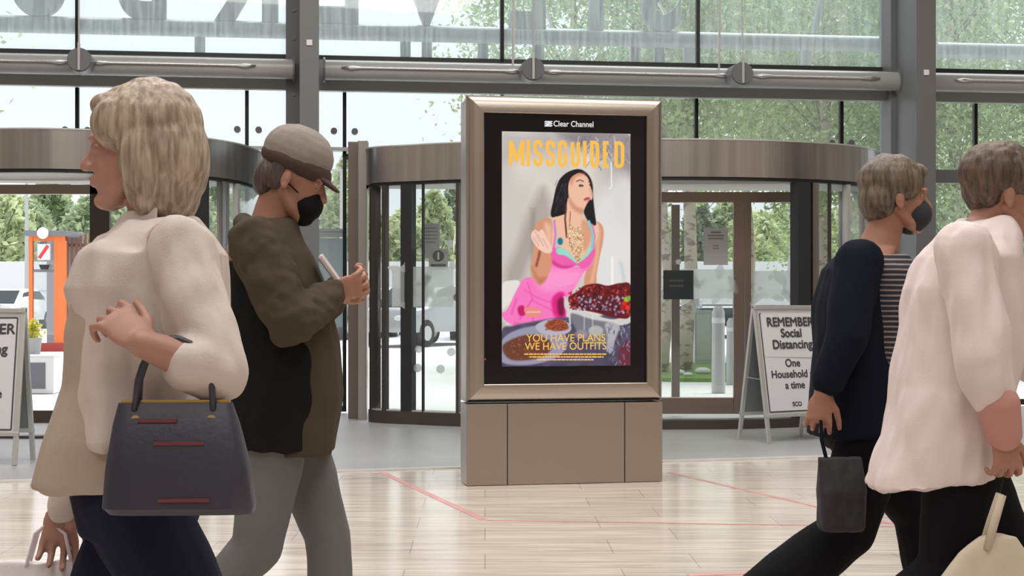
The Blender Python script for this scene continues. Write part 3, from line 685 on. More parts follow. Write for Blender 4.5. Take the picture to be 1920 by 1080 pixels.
# necklace
for k in range(420):
    r_ = random.Random(500 + k); v = r_.random(); y = 425 + v * 70; hw = 17 * math.sin(min(1, (1 - v) * 1.1) * 1.5) * (0.5 + 0.5 * min(1, v * 4)); x = 1079 + (v * 8) + r_.uniform(-hw, hw) - 2
    disc(x - 942, y - 245, r_.uniform(0.7, 1.5), r_.uniform(0.7, 1.5), hexc(*[(214, 186, 130), (250, 236, 205), (150, 110, 66), (186, 140, 96)][k % 4]), 0.5, 0.9)
stroke(S([(1068, 415), (1076, 432), (1090, 434), (1102, 420)]), 2, hexc(200, 170, 120), 0.8)
# near arm: shoulder, elbow and raised hand
paint(S([(1030, 408), (1012, 414), (1003, 428), (1002, 450), (1000, 480), (996, 505), (1000, 522), (1012, 534), (1024, 524), (1034, 500), (1034, 470), (1036, 440), (1036, 418)]), skin, 1)
paint(S([(1022, 418), (1034, 425), (1034, 455), (1026, 450)]), skin_l, 4, 0.9)
stroke(S([(1013, 470), (1010, 485), (1006, 500)]), 4, hexc(110, 50, 40), 2, 0.8); paint(S([(998, 500), (1012, 534), (1026, 520), (1010, 520)]), skin_d, 4, 0.5)
paint(S([(998, 436), (1004, 430), (1010, 434), (1018, 430), (1026, 446), (1034, 460), (1036, 470), (1030, 475), (1018, 472), (1006, 462), (997, 446)]), hexc(240, 202, 184), 1)
for a, b in (((1004, 434), (1012, 452)), ((1010, 440), (1020, 462)), ((1018, 446), (1028, 466)), ((1000, 444), (1012, 462))): stroke(S([a, b]), 1.2, hexc(200, 140, 118), 0.7, 0.8)
# table and dishes
tb = hexc(82, 76, 98)
paint(S([(942, 622), (965, 612), (1000, 604), (1060, 596), (1110, 600), (1184, 580), (1184, 700), (942, 700)]), tb, 2, 1)
img[360:, :] *= (0.82 + 0.3 * vnoise(14, 9, 9)[360:, :, None])
paint(S([(942, 640), (975, 618), (1030, 612), (1064, 640), (1050, 668), (1000, 685), (942, 680)]), hexc(150, 148, 172), 1.5)
paint(S([(944, 650), (975, 632), (1010, 630), (1036, 650), (1015, 672), (960, 676)]), hexc(108, 62, 46), 2)
paint(S([(1005, 612), (1030, 600), (1060, 603), (1072, 616), (1060, 628), (1020, 628)]), hexc(180, 176, 192), 1)
paint(S([(1022, 612), (1038, 600), (1058, 603), (1066, 618), (1040, 622)]), hexc(150, 66, 46), 1.5)
for k in range(160):
    r_ = random.Random(900 + k); x, y = (r_.uniform(960, 1030), r_.uniform(636, 674)) if k % 2 else (r_.uniform(1024, 1064), r_.uniform(602, 620)); disc(x - 942, y - 245, 1.6, 1.1, hexc(*[(150, 84, 56), (84, 40, 34), (186, 96, 60)][k % 3]), 0.6, 0.8)
# silver bowl heaped with meat and grapes
paint(S([(1060, 560), (1075, 578), (1110, 590), (1150, 600), (1184, 592), (1184, 606), (1160, 612), (1120, 604), (1080, 594), (1060, 580)]), hexc(206, 204, 200), 1)
paint(S([(1070, 590), (1110, 600), (1160, 612), (1150, 640), (1120, 650), (1090, 634)]), hexc(120, 118, 128), 2)
paint(S([(1136, 608), (1162, 612), (1156, 636), (1150, 662), (1138, 660), (1140, 634)]), hexc(190, 188, 196), 2, .8)
paint(S([(1066, 560), (1086, 545), (1096, 536), (1120, 532), (1140, 536), (1165, 531), (1184, 536), (1184, 592), (1160, 598), (1120, 588), (1080, 578)]), hexc(96, 22, 28), 1)
for k in range(330):
    r_ = random.Random(1500 + k); x = r_.uniform(1068, 1184); u = (x - 1068) / 116; y = r_.uniform(536 + 14 * max(0, 0.3 - u) * 3, 580 + 16 * u); low = y > 556 and 1085 < x < 1172
    c = [(60, 46, 66), (150, 120, 150), (200, 170, 196), (36, 26, 40)][k % 4] if low else [(150, 34, 40), (200, 70, 76), (60, 14, 20), (120, 20, 28)][k % 4]
    disc(x - 942, y - 245, r_.uniform(1.6, 3.4), r_.uniform(1.2, 2.4), hexc(*c), 0.7, 0.85, r_.uniform(0, 3))
for (x, y, c) in ((1172, 570, (214, 34, 30)), (1178, 578, (226, 50, 34)), (1169, 578, (180, 20, 24)), (1176, 562, (150, 190, 60)), (1181, 560, (120, 170, 50))): disc(x - 942, y - 245, 5, 5, hexc(*c), 1)
stroke(S([(1058, 556), (1066, 575), (1070, 610)]), 3, hexc(210, 206, 214), 1)
for x in (1096, 1112): stroke(S([(x, 592), (x, 620)]), 2, hexc(230, 226, 240), 1, 0.6)
disc(1118 - 942, 622 - 245, 14, 10, hexc(190, 192, 186), 1.5, 0.8); disc(1090 - 942, 628 - 245, 12, 8, hexc(150, 150, 158), 2, 0.7)
paint(S([(1160, 660), (1184, 640), (1184, 690), (1166, 690)]), hexc(110, 34, 50), 4, 0.8)
for k in range(60):
    r_ = random.Random(2500 + k); x = r_.uniform(1140, 1184); y = r_.uniform(608, 690); stroke(S([(x, y), (x + r_.uniform(-6, 6), y + r_.uniform(3, 12))]), 1.4, hexc(*[(200, 204, 226), (30, 28, 40), (90, 100, 130)][k % 3]), 0.8, 0.6)
img = np.clip(img, 0, 1)
lin = np.where(img <= 0.04045, img / 12.92, ((img + 0.055) / 1.055) ** 2.4)
def scr_mesh():
    me = bpy.data.meshes.new('screen_image'); xs = np.linspace(SX0, SX1, NX); zs = np.linspace(SZ1, SZ0, NY)
    X, Z = np.meshgrid(xs, zs); co = np.stack([X, np.full_like(X, 0.0185), Z], -1).reshape(-1, 3).astype(np.float32)
    i = np.arange(NX * NY).reshape(NY, NX); q = np.stack([i[1:, :-1], i[1:, 1:], i[:-1, 1:], i[:-1, :-1]], -1).reshape(-1, 4)
    me.vertices.add(len(co)); me.vertices.foreach_set('co', co.ravel()); me.loops.add(q.size); me.polygons.add(len(q))
    me.loops.foreach_set('vertex_index', q.ravel().astype(np.int32)); me.polygons.foreach_set('loop_start', np.arange(0, q.size, 4, dtype=np.int32)); me.polygons.foreach_set('loop_total', np.full(len(q), 4, np.int32)); me.update()
    ca = me.color_attributes.new('picture', 'FLOAT_COLOR', 'POINT'); ca.data.foreach_set('color', np.concatenate([lin, np.ones((NY, NX, 1))], -1).reshape(-1).astype(np.float32))
    o = bpy.data.objects.new('screen_image', me); COL.objects.link(o); o.parent = disp
    mm = bpy.data.materials.new('lit_screen'); mm.use_nodes = True; nt = mm.node_tree; b = nt.nodes['Principled BSDF']; b.inputs['Base Color'].default_value = (0.01, 0.01, 0.01, 1); b.inputs['Roughness'].default_value = 0.15; b.inputs['Specular IOR Level'].default_value = 0.25
    at = nt.nodes.new('ShaderNodeVertexColor'); at.layer_name = 'picture'; nt.links.new(at.outputs[0], b.inputs['Emission Color']); b.inputs['Emission Strength'].default_value = 1.0
    me.materials.append(mm); return o
scr_mesh()
def emi(name, c, s=1.0): return mat(name, (0.01, 0.01, 0.01), 0.4, emis=c, emis_s=s)
yel = emi('lit_yellow', (0.93, 0.50, 0.075)); yel2 = emi('lit_yellow_small', (0.90, 0.52, 0.10)); wht = emi('lit_white', (0.8, 0.8, 0.8))
def fit_text(body, px0, px1, pyb, pyt, m, bold=0.0, yy=0.0175, space=1.0):
    x0, x1 = kx(px0), kx(px1); zb, zt_ = kz(pyb, x0), kz(pyt, x0)
    o = text_obj('lettering', body, 1.0, m, disp, bold=bold, depth=0.0002, align='LEFT', space=space)
    v = np.array([w.co[:] for w in o.data.vertices]); mn, mxx = v.min(0), v.max(0)
    sx, sz = (x1 - x0) / (mxx[0] - mn[0]), (zt_ - zb) / (mxx[1] - mn[1])
    o.scale = (sx, sz, 1); o.location = (x0 - mn[0] * sx, yy, zb - mn[1] * sz); return o
def thick(m, pts, w, y0, y1, closed=False):
    """bars with round joints, a drawn letter stroke; pts in display coordinates (x, z)"""
    P = [Vector((a, b)) for a, b in pts]
    if closed: P.append(P[0])
    L_, R__ = [], []; n = len(P)
    for i, p_ in enumerate(P):
        d0 = (P[i] - P[i - 1]).normalized() if i else None; d1 = (P[i + 1] - P[i]).normalized() if i < n - 1 else None
        if closed and i in (0, n - 1): d0 = (P[0] - P[-2]).normalized(); d1 = (P[1] - P[0]).normalized()
        d0 = d0 or d1; d1 = d1 or d0; nn_ = Vector((-(d0 + d1).y, (d0 + d1).x)).normalized(); c = max(0.45, nn_.dot(Vector((-d1.y, d1.x)))); nn_ = nn_ * (w / 2 / c)
        L_.append(p_ + nn_); R__.append(p_ - nn_)
    for i in range(n - 1): m.ring_loft([[(q.x, y0, q.y) for q in (L_[i], R__[i], R__[i + 1], L_[i + 1])], [(q.x, y1, q.y) for q in (L_[i], R__[i], R__[i + 1], L_[i + 1])]])
def arc(cx, cy, rx, ry, a0, a1, n=7): return [(cx + rx * math.cos(R(a0 + (a1 - a0) * k / n)), cy + ry * math.sin(R(a0 + (a1 - a0) * k / n))) for k in range(n + 1)]
GL = {  # strokes in a box 0..1 wide (stroke centre lines) and 0..1 high
 'M': [[(0, 0), (0, 1)], [(0.02, 1), (.5, .12)], [(.98, 1), (.5, .12)], [(1, 0), (1, 1)]],
 'I': [[(.5, 0), (.5, 1)]],
 'S': [[(1, .74)] + arc(.5, .82, .5, .18, 0, 180) + arc(.5, .72, .5, .22, 180, 270, 4)[1:-1] + [(.5, .5)] + arc(.5, .28, .5, .22, 90, 0, 4)[1:-1] + arc(.5, .18, .5, .18, 0, -180) + [(0, .28)]],
 'G': [[(1, .72)] + arc(.5, .82, .5, .18, 0, 180) + arc(.5, .18, .5, .18, 180, 360) + [(1, .46), (.55, .46)]],
 'U': [[(0, 1)] + arc(.5, .18, .5, .18, 180, 360) + [(1, 1)]],
 'D': [[(0, 0), (0, 1), (.45, 1)] + arc(.5, .82, .5, .18, 90, 0) + arc(.5, .18, .5, .18, 0, -90) + [(0, 0)]],
 'E': [[(1, 1), (0, 1), (0, 0), (1, 0)], [(0, .52), (.85, .52)]]}
for k, (ch, a, b) in enumerate((('M', 955, 984.5), ('I', 988.5, 994), ('S', 1000.5, 1018.7), ('S', 1024, 1042), ('G', 1047, 1065), ('U', 1071, 1089), ('I', 1094.7, 1100.3), ('D', 1107.5, 1125), ('E', 1131.5, 1145.6), ('D', 1153, 1172))):
    u = (a - 955) / 217; sw = 6.9; x0_, x1_ = kx(a + sw / 2), kx(b - sw / 2); zb_, zt2 = kz(311.2 + 4.0 * u - sw / 2, x0_), kz(260 + 4.6 * u + sw / 2, x0_); m = MB()
    if ch == 'I': zb_ -= 0.009; zt2 += 0.009
    for st in GL[ch]: thick(m, [(x0_ + p_[0] * (x1_ - x0_), (zb_ - (0.009 if ch in 'MU' and p_[1] == 0 else 0)) + p_[1] * (zt2 - zb_)) for p_ in st], sw / 295, 0.0172 - k * 1e-6, 0.0178)
    m.build('lettering', yel, disp)
fit_text('YOU HAVE PLANS', 988, 1136, 641, 627, yel2, bold=0.004)
fit_text('WE HAVE OUTFITS', 985, 1138, 656.5, 642.5, yel2, bold=0.004)
for k, (a, b) in enumerate(((984, 1138), (994, 1133), (1008, 1114))):      # small print, too fine to read
    r_ = random.Random(k); x = a; m = MB()
    while x < b - 2:
        w = min(r_.uniform(3, 9), b - x); x0_, x1_ = kx(x), kx(x + w); z0_ = kz(665.5 + k * 5.2, x0_); m.box(x0_, x1_, 0.0173, 0.0178, z0_, z0_ + 0.0085); x += w + 1.1
    m.build('small_print', yel2, disp)
fit_text('Clear Channel', 1039, 1114, 236.5, 225.5, wht, bold=0.012, yy=0.018)
# channel emblem: a rounded block of stripes
m = MB(); ex0, ex1 = kx(1022), kx(1037); ez0, ez1 = kz(236.5, ex0), kz(226, ex0); hh = (ez1 - ez0)
for k in range(3):
    z0_ = ez0 + hh * (k * 0.36); m.prism([(ex0, z0_), (ex1 - 0.008, z0_), (ex1, z0_ + hh * .13), (ex1, z0_ + hh * .27), (ex0 + 0.008, z0_ + hh * .27), (ex0, z0_ + hh * .15)], 0.0178, 0.0182, 'y')
m.prism([(ex0 + .004, ez0 + hh * .1), (ex0 + .02, ez0 + hh * .1), (ex1 - .004, ez0 + hh * .9), (ex1 - .02, ez0 + hh * .9)], 0.0178, 0.0182, 'y')
m.build('emblem', wht, disp)
p = kx(911); MB().ell((p, 0.018, kz(674, p)), (0.004, 0.003, 0.004)).build('indicator_light', emi('red_led', (0.9, 0.02, 0.02), 1.5), disp)
# ------------------------------------------------------------------ outside the glass
def ground_mat():
    m = mat('pale_paving', (0.72, 0.70, 0.69), 0.7, noise_s=0.8, noise_a=0.08); return m
gx0, gx1 = -34, 46
m = MB(); a, b = wpt(-30), wpt(45)
m.prism([(a.x, a.y + .05), (b.x, b.y + .05), (60, 40), (-45, 40)], -0.25, -0.005)
tag(m.build('paving', ground_mat()), 'pale paving outside the entrance, seen through the glass', 'paving', kind='structure')
m = MB(); m.prism([(-60, 40.0), (80, 40.0), (110, 160), (-100, 160)], -0.25, -0.01)
tag(m.build('car_park', mat('tarmac', (0.55, 0.55, 0.56), 0.8, noise_s=1.5, noise_a=0.1)), 'pale grey tarmac of the car park', 'car park', kind='structure')
grass_m = mat('lawn', (0.16, 0.28, 0.05), 0.8, noise_s=6, noise_a=0.35)
m = MB()
pts = []
for k in range(28):
    t = 2 * math.pi * k / 28; c = px2w(1335, 0, 24.0); pts.append((c.x + 3.2 * math.cos(t), 24.2 + 2.6 * math.sin(t)))
m.prism(pts, -0.01, 0.05)
tag(m.build('lawn', grass_m), 'small round patch of green lawn around the birch trunks', 'lawn')
def stone(px, Y, s):
    m = MB(); m.ell((0, 0, s * .35), (s, s * .8, s * .45), u=10, v=7); o = m.build('white_stone', mat('white_stone', (0.75, 0.74, 0.72), 0.8), smooth=True)
    p = px2w(px, HY, Y); o.location = (p.x, Y, 0.05); return o
for k, (px, Y, s) in enumerate(((1272, 22.6, 0.10), (1318, 22.9, 0.12), (1290, 22.2, 0.07), (1350, 22.6, 0.08))):
    tag(stone(px, Y, s), 'white stone on the lawn, %s' % ['at its left edge', 'largest one in the middle', 'smallest one at the front', 'at its right side'][k], 'stone', 'white stones on the lawn')

def leaf_mat(name, c, var=0.35, tl=0.35):
    m = bpy.data.materials.new(name); m.use_nodes = True; nt = m.node_tree; nt.nodes.clear(); L = nt.links
    o = nt.nodes.new('ShaderNodeOutputMaterial'); d = nt.nodes.new('ShaderNodeBsdfDiffuse'); t = nt.nodes.new('ShaderNodeBsdfTranslucent'); x = nt.nodes.new('ShaderNodeMixShader'); x.inputs[0].default_value = tl
    g = nt.nodes.new('ShaderNodeNewGeometry'); r = nt.nodes.new('ShaderNodeValToRGB')
    r.color_ramp.elements[0].color = (c[0] * (1 - var), c[1] * (1 - var), c[2] * (1 - var), 1); r.color_ramp.elements[1].color = (min(1, c[0] * (1 + var)), min(1, c[1] * (1 + var * .8)), c[2] * (1 + var * .6), 1)
    L.new(g.outputs['Random Per Island'], r.inputs[0]); L.new(r.outputs[0], d.inputs[0]); L.new(r.outputs[0], t.inputs[0]); L.new(d.outputs[0], x.inputs[1]); L.new(t.outputs[0], x.inputs[2]); L.new(x.outputs[0], o.inputs[0])
    return m
leaf_a = leaf_mat('birch_leaves', (0.40, 0.52, 0.28)); leaf_b = leaf_mat('light_leaves', (0.50, 0.62, 0.32)); leaf_c = leaf_mat('dark_leaves', (0.17, 0.26, 0.12))  # birch and light greens paled to put air haze into the colour
def leaf_mesh(name, P, size, seed, m, parent):
    r = np.random.default_rng(seed); n = len(P)
    a = r.normal(size=(n, 3)); a /= np.linalg.norm(a, axis=1)[:, None]; b = np.cross(a, r.normal(size=(n, 3))); b /= np.linalg.norm(b, axis=1)[:, None]
    s = (size * r.uniform(0.6, 1.3, n))[:, None]
    V = np.stack([P - a * s, P + b * s * .45, P + a * s, P - b * s * .45], 1).reshape(-1, 3).astype(np.float32)
    me = bpy.data.meshes.new(name); me.vertices.add(4 * n); me.vertices.foreach_set('co', V.ravel()); me.loops.add(4 * n); me.polygons.add(n)
    me.loops.foreach_set('vertex_index', np.arange(4 * n, dtype=np.int32)); me.polygons.foreach_set('loop_start', np.arange(0, 4 * n, 4, dtype=np.int32)); me.polygons.foreach_set('loop_total', np.full(n, 4, np.int32)); me.update()
    me.materials.append(m); o = bpy.data.objects.new(name, me); COL.objects.link(o); o.parent = parent; return o
def bark_mat():
    m = bpy.data.materials.new('birch_bark'); m.use_nodes = True; nt = m.node_tree; b = nt.nodes['Principled BSDF']; L = nt.links
    t = nt.nodes.new('ShaderNodeTexCoord'); mp = nt.nodes.new('ShaderNodeMapping'); mp.inputs['Scale'].default_value = (3, 3, 6); n = nt.nodes.new('ShaderNodeTexNoise'); n.inputs['Scale'].default_value = 1.6; n.inputs['Detail'].default_value = 5
    r = nt.nodes.new('ShaderNodeValToRGB'); r.color_ramp.elements[0].position = 0.42; r.color_ramp.elements[0].color = (0.30, 0.23, 0.20, 1); r.color_ramp.elements[1].position = 0.50; r.color_ramp.elements[1].color = (0.60, 0.50, 0.44, 1)
    L.new(t.outputs['Object'], mp.inputs[0]); L.new(mp.outputs[0], n.inputs[0]); L.new(n.outputs[0], r.inputs[0]); L.new(r.outputs[0], b.inputs['Base Color']); b.inputs['Roughness'].default_value = 0.8; return m
bark = bark_mat()
def birch(px, Y, lab, zc_, rad, rz_, n, seed, tr=0.13, lean=0.0, lm=None, size=0.058, nc=26, zmin=1.7):
    p = px2w(px, HY, Y); r = thing('birch_tree', lab, 'tree', (p.x, Y, 0), group=None)
    rs = random.Random(seed); rg = np.random.default_rng(seed)
    m = MB(); zt_ = zc_ + rz_ * 0.8; pts = [(lean * z * 0.1 + 0.05 * math.sin(z * 1.7 + seed), 0.04 * math.cos(z), z) for z in np.linspace(0, zt_, 12)]
    m.tube(pts, [tr * (1.25 - 1.15 * i / 11) for i in range(12)], 12).build('trunk', bark, r, smooth=True)
    cs = []
    for k in range(nc):
        th = rs.uniform(0, 6.283); u = rs.uniform(-1, 1); q = rs.uniform(0.3, 1) ** 0.5
        cs.append((q * rad * math.cos(th) * math.sqrt(1 - u * u * .8), q * rad * math.sin(th) * math.sqrt(1 - u * u * .8), zc_ + rz_ * u * 0.95))
    m = MB()
    for c in cs:
        z0 = max(zmin + .2, c[2] - 0.9 - 0.4 * math.hypot(c[0], c[1])); z0 = min(z0, zt_ * .95)
        m.tube([(lean * z0 * .1, 0, z0), (c[0] * .5, c[1] * .5, (z0 + c[2]) / 2 + .1), c], [0.018, 0.010, 0.004], 5)
    m.build('branches', mat('twig', (0.16, 0.12, 0.10), 0.8), r)
    per = n // nc; P = []
    for c in cs:
        sg = rg.uniform(0.35, 0.62); d = rg.normal(size=(per, 3)) * sg * np.array((1, 1, .8)); d[:, 2] -= np.abs(rg.normal(size=per)) * 0.15; P.append(d + np.array(c))
    P = np.concatenate(P); P = P[P[:, 2] > zmin + 0.35 * np.sin(P[:, 0] * 3.1) + 0.2 * np.sin(P[:, 0] * 9)]
    leaf_mesh('foliage', P, size, seed, lm or leaf_a, r); return r
birch(1290, 24.0, 'birch tree with a mottled trunk on the lawn, seen through the middle door', 6.4, 1.8, 3.0, 20000, 11, tr=0.10, nc=36, zmin=2.9)
birch(1246, 23.4, 'slender birch trunk just right of the display behind the inner door', 6.6, 1.2, 2.6, 8000, 12, tr=0.07, nc=20, zmin=2.9)
birch(1080, 27.0, 'birch tree standing behind the display, leaves showing above it', 5.9, 2.15, 3.3, 26000, 13, nc=46, zmin=2.8)
birch(1545, 27.0, 'birch tree behind the right end of the middle door', 6.0, 2.0, 3.8, 30000, 14, nc=52, zmin=3.0)
birch(1790, 25.0, 'birch tree right of the right column with a pale trunk', 5.6, 1.9, 3.8, 30000, 15, tr=0.07, nc=52)
birch(1960, 26.5, 'birch tree at the right edge of the view', 5.6, 2.1, 3.8, 26000, 16, nc=46)
birch(1400, 31.0, 'light green birch tree farther back between two nearer ones', 4.9, 2.3, 2.5, 24000, 17, lm=leaf_b, nc=46, zmin=3.4)
birch(1660, 31.0, 'light green tree farther back behind the right column', 5.4, 2.6, 3.8, 30000, 18, lm=leaf_b, nc=54)
birch(-215, 24.0, 'birch tree beyond the left edge with a few twigs reaching in', 6.2, 1.2, 2.6, 4000, 19, nc=16)
def far_tree(px, Y, h, rad, seed, lm, lab, cone=False):
    p = px2w(px, HY, Y); r = thing('far_tree', lab, 'tree', (p.x, Y, 0), group='trees beyond the car park')
    rg = np.random.default_rng(seed); n = 3200
    z = rg.uniform(0.05, 1, n) if cone else rg.beta(1.6, 1.6, n)
    prof = (1 - z) * 1.0 + 0.05 if cone else np.sin(np.pi * np.clip(z * .92 + .06, 0, 1)) ** 0.6
    th = rg.uniform(0, 6.283, n); q = np.sqrt(rg.uniform(0.3, 1, n)) * rad * prof * (0.85 + .15 * np.sin(th * 5 + z * 14))
    P = np.stack([q * np.cos(th), q * np.sin(th), 0.4 + z * (h - 0.4)], 1)
    leaf_mesh('foliage', P, 0.30 if not cone else 0.22, seed, lm, r)
    MB().tube([(0, 0, 0), (0, 0, h * .8)], [0.2, 0.05], 8).build('trunk', mat('twig', (0.16, 0.12, 0.10), 0.8), r)
    return r
rs = random.Random(5)
T_ = ['twenty', 'thirty', 'forty']; U_ = 'first second third fourth fifth sixth seventh eighth ninth'.split()
ORD = U_ + 'tenth eleventh twelfth thirteenth fourteenth fifteenth sixteenth seventeenth eighteenth nineteenth'.split()
for q in T_: ORD += [q[:-1] + 'ieth'] + [q + '-' + u for u in U_]
far_cols = [leaf_mat('far_green', (0.46, 0.56, 0.38), tl=.4), leaf_mat('far_pale', (0.62, 0.70, 0.46), tl=.4), leaf_mat('far_dark', (0.34, 0.41, 0.32), tl=.3)]  # distant greens lightened, haze in the air painted into the leaves
for i in range(44):
    px = -140 + i * 50 + rs.uniform(-14, 14); Y = rs.uniform(84, 102); c = rs.choice([0, 0, 1, 1, 2]); cone = c == 2
    h = rs.uniform(5.4, 7.8) * (1.25 if px < 700 else 1.0) + (0.8 if cone else 0)
    far_tree(px, Y, h, rs.uniform(1.6, 2.4) * (0.6 if cone else 1), 50 + i, far_cols[c], '%s far tree, %s from the left in the row beyond the car park' % (['mid green', 'pale green', 'dark green conifer-shaped'][c], ORD[i]))
# long white wall beyond the cars
def longbox(name, x0, x1, Y, z0, z1, m, lab, cat, d=0.3, **k):
    a = px2w(x0, HY, Y).x; b = px2w(x1, HY, Y).x
    r = thing(name, lab, cat, (a, Y, 0)); MB().box(0, b - a, 0, d, z0, z1).build('face', m, r)
    MB().box(0, b - a, -0.02, d, (z0 + z1) / 2 - 0.03, (z0 + z1) / 2 + 0.03).build('rail', mat('rail_grey', (0.5, 0.52, 0.54), .6), r); return r
longbox('white_hoarding', -400, 2300, 76, 0.0, 2.9, mat('white_panel', (0.75, 0.75, 0.74), .6), 'long low white wall across the far side of the car park', 'wall')

# cars
def car(px, Y, rz, col, lab, van=False):
    p = px2w(px, HY, Y); r = thing('parked_car', lab, 'car', (p.x, Y, 0), rz, 'cars parked outside')
    bm_ = mat('car_paint_%s' % col[0], col[1], 0.25, 0.2, coat=0.6)
    L2, W = 2.1, 0.86
    prof_ = [(-L2, .35), (-L2 - .03, .62), (-L2 + .1, .86), (-1.25, .93), (-.62, 1.38), (-.2, 1.46), (.75, 1.46), (1.45, 1.2 if not van else 1.46), (1.85, .96 if not van else 1.3), (L2, .9), (L2 + .03, .5), (L2, .33)]
    m = MB(); rings = []
    for y, s, zt2 in ((-W, 0.97, .93), (-W * .97, 1, .96), (-W * .78, 1, 1.0), (W * .78, 1, 1.0), (W * .97, 1, .96), (W, .97, .93)):
        rings.append([(x * s, y if z < 0.95 else y * (0.84 if abs(y) > W * .9 else 0.92), z if z < 0.5 else .5 + (z - .5) * zt2) for x, z in prof_])
    m.ring_loft(rings); m.build('body', bm_, r, smooth='auto', bev=0)
    gl = mat('car_glass', (0.03, 0.035, 0.04), 0.08)
    for s in (-1, 1):
        MB().prism([(-1.12, .94), (-.58, 1.32), (-.05, 1.38), (-.05, .94)], s * (W * .86), s * (W * .90 + 0.0), 'y').build('side_window', gl, r)
        MB().prism([(0.02, .94), (0.02, 1.38), (.75, 1.37), (1.25, 1.12), (1.3, .96)], s * (W * .86), s * (W * .90), 'y').build('side_window', gl, r)
    MB().bar((-1.22, 0, .93), (-.66, 0, 1.36), 1.25, 0.02, (0, 1, 0)) if False else None
    MB().ring_loft([[(-1.27, -.66, .95), (-1.27, .66, .95), (-.64, .6, 1.40), (-.64, -.6, 1.40)], [(-1.24, -.66, .93), (-1.24, .66, .93), (-.61, .6, 1.38), (-.61, -.6, 1.38)]]).build('windscreen', gl, r)
    for x in (-1.3, 1.3):
        for y in (-W + .1, W - .1):
            w = MB().tube([(x, y - .11, .32), (x, y + .11, .32)], .32, 20).build('wheel', mat('tyre', (0.03, 0.03, 0.03), .7), r)
            MB().tube([(x, y - .12, .32), (x, y + .12, .32)], .18, 12).build('hub', alu, w)
    for y in (-.6, .6): MB().ell((-L2 - .0, y, .68), (.05, .14, .07), u=10, v=6).build('headlamp', white_plastic, r)
    return r
W_, S_, D_, B_, R_ = ('white', (0.72, 0.72, 0.72)), ('silver', (0.45, 0.46, 0.48)), ('black', (0.03, 0.032, 0.036)), ('blue', (0.05, 0.10, 0.22)), ('red', (0.4, 0.04, 0.04))
car(20, 56, R(85), W_, 'white car at the far left beside the orange booth')
car(-70, 52, R(95), S_, 'silver car beyond the left edge')
car(622, 44, R(80), D_, 'black car between the left column and the middle door')
car(700, 47, R(88), W_, 'white car seen in the left bay of the middle door')
car(800, 38, R(60), S_, 'silver car seen through the curved glass left of the display', True)
car(905, 44, R(90), B_, 'dark blue car hidden mostly behind the display')
car(1345, 46, R(92), D_, 'black car seen through the right inner door')
car(1440, 44, R(88), S_, 'silver car seen through the far right inner leaf')
car(1530, 47, R(90), W_, 'white car behind the dark door post')
car(1250, 50, R(90), W_, 'white car at the right edge of the display')
car(500, 50, R(90), R_, 'red car behind the person looking down at a phone')
car(1800, 46, R(85), W_, 'white car behind the person in the white shirt')
for i, px in enumerate((-30, 240, 560, 760, 860, 1180, 1300, 1410, 1490, 1700, 1870)):
    car(px, 60 + (i % 3), R(88 + 3 * (i % 3)), (W_, S_, W_, D_)[i % 4], 'parked car in the far row by the white wall, %s from the left' % ORD[i])
# dark shelter
p0 = px2w(596, HY, 34); r = thing('dark_shelter', 'dark glazed shelter outside, beside the left column', 'shelter', (p0.x, 34, 0))
MB().box(-0.9, 0.62, 0, 0.08, 2.50, 2.62).box(-0.9, 0.62, 0, 1.4, 2.6, 2.68).build('roof', mat('shelter_dark', (0.05, 0.055, 0.06), .4), r)
for x in (-0.85, 0.58): MB().box(x - .04, x + .04, 0, .08, 0, 2.6).build('post', mat('shelter_dark', (0.05, 0.055, 0.06), .4), r)
MB().box(-0.82, 0.55, 0.9, 0.92, 0.5, 2.5).build('back_panel', mat('shelter_panel', (0.10, 0.13, 0.15), .25), r)

# orange booth
BY = 33.6; p0 = px2w(90, HY, BY); orange = mat('orange_paint', (0.85, 0.20, 0.05), 0.5, noise_s=2, noise_a=.08)
r = thing('orange_booth', 'orange booth with dark roof and white ball lamp outside the left door', 'booth', (p0.x, BY, 0))
MB().box(-.42, -.34, 0, .10, 0, 2.5).build('corner_post', orange, r); MB().box(.13, .38, 0, .10, 0, 2.62).build('corner_post', orange, r)
MB().box(-.42, .38, 1.3, 1.4, 0, 2.5).build('back_wall', mat('booth_grey', (0.30, 0.31, 0.34), .5), r)
MB().box(-.50, .42, -.12, 1.5, 2.5, 2.62, bev=.01).build('roof', mat('booth_roof', (0.20, 0.20, 0.22), .5), r)
MB().box(-.42, .38, 0.02, .08, 2.40, 2.5).build('header', orange, r)
MB().box(-.34, .13, 0.05, .07, .35, 2.4).build('booth_glass', glass_lo, r)
MB().box(-.34, .13, 0.02, .10, 1.72, 1.78).build('crossbar', mat('booth_roof', (0.2, 0.2, 0.22), .5), r)
MB().ell((-.07, -.14, 2.56), (.125, .125, .125)).build('ball_lamp', mat('ball_lamp', (0.85, 0.85, 0.83), .3), r, smooth=True)
s = MB().box(-.2, .07, -.10, -.02, 1.98, 2.33, bev=.01).build('hanging_sign', white_plastic, r)
MB().bar((-.16, -.105, 2.02), (.03, -.105, 2.29), .07, .006, (0, 1, 0)).build('red_stripe', mat('sign_red', (0.7, 0.05, 0.05), .5), s)
MB().prism([(-.17, 1.88), (-.13, 1.78), (.0, 1.78), (.04, 1.88)], -.1, -.0, 'y').build('lantern', black, r)
MB().box(-.42, .38, -.02, .10, 0, .18).build('kick_board', mat('booth_red', (0.45, 0.06, 0.05), .6), r)
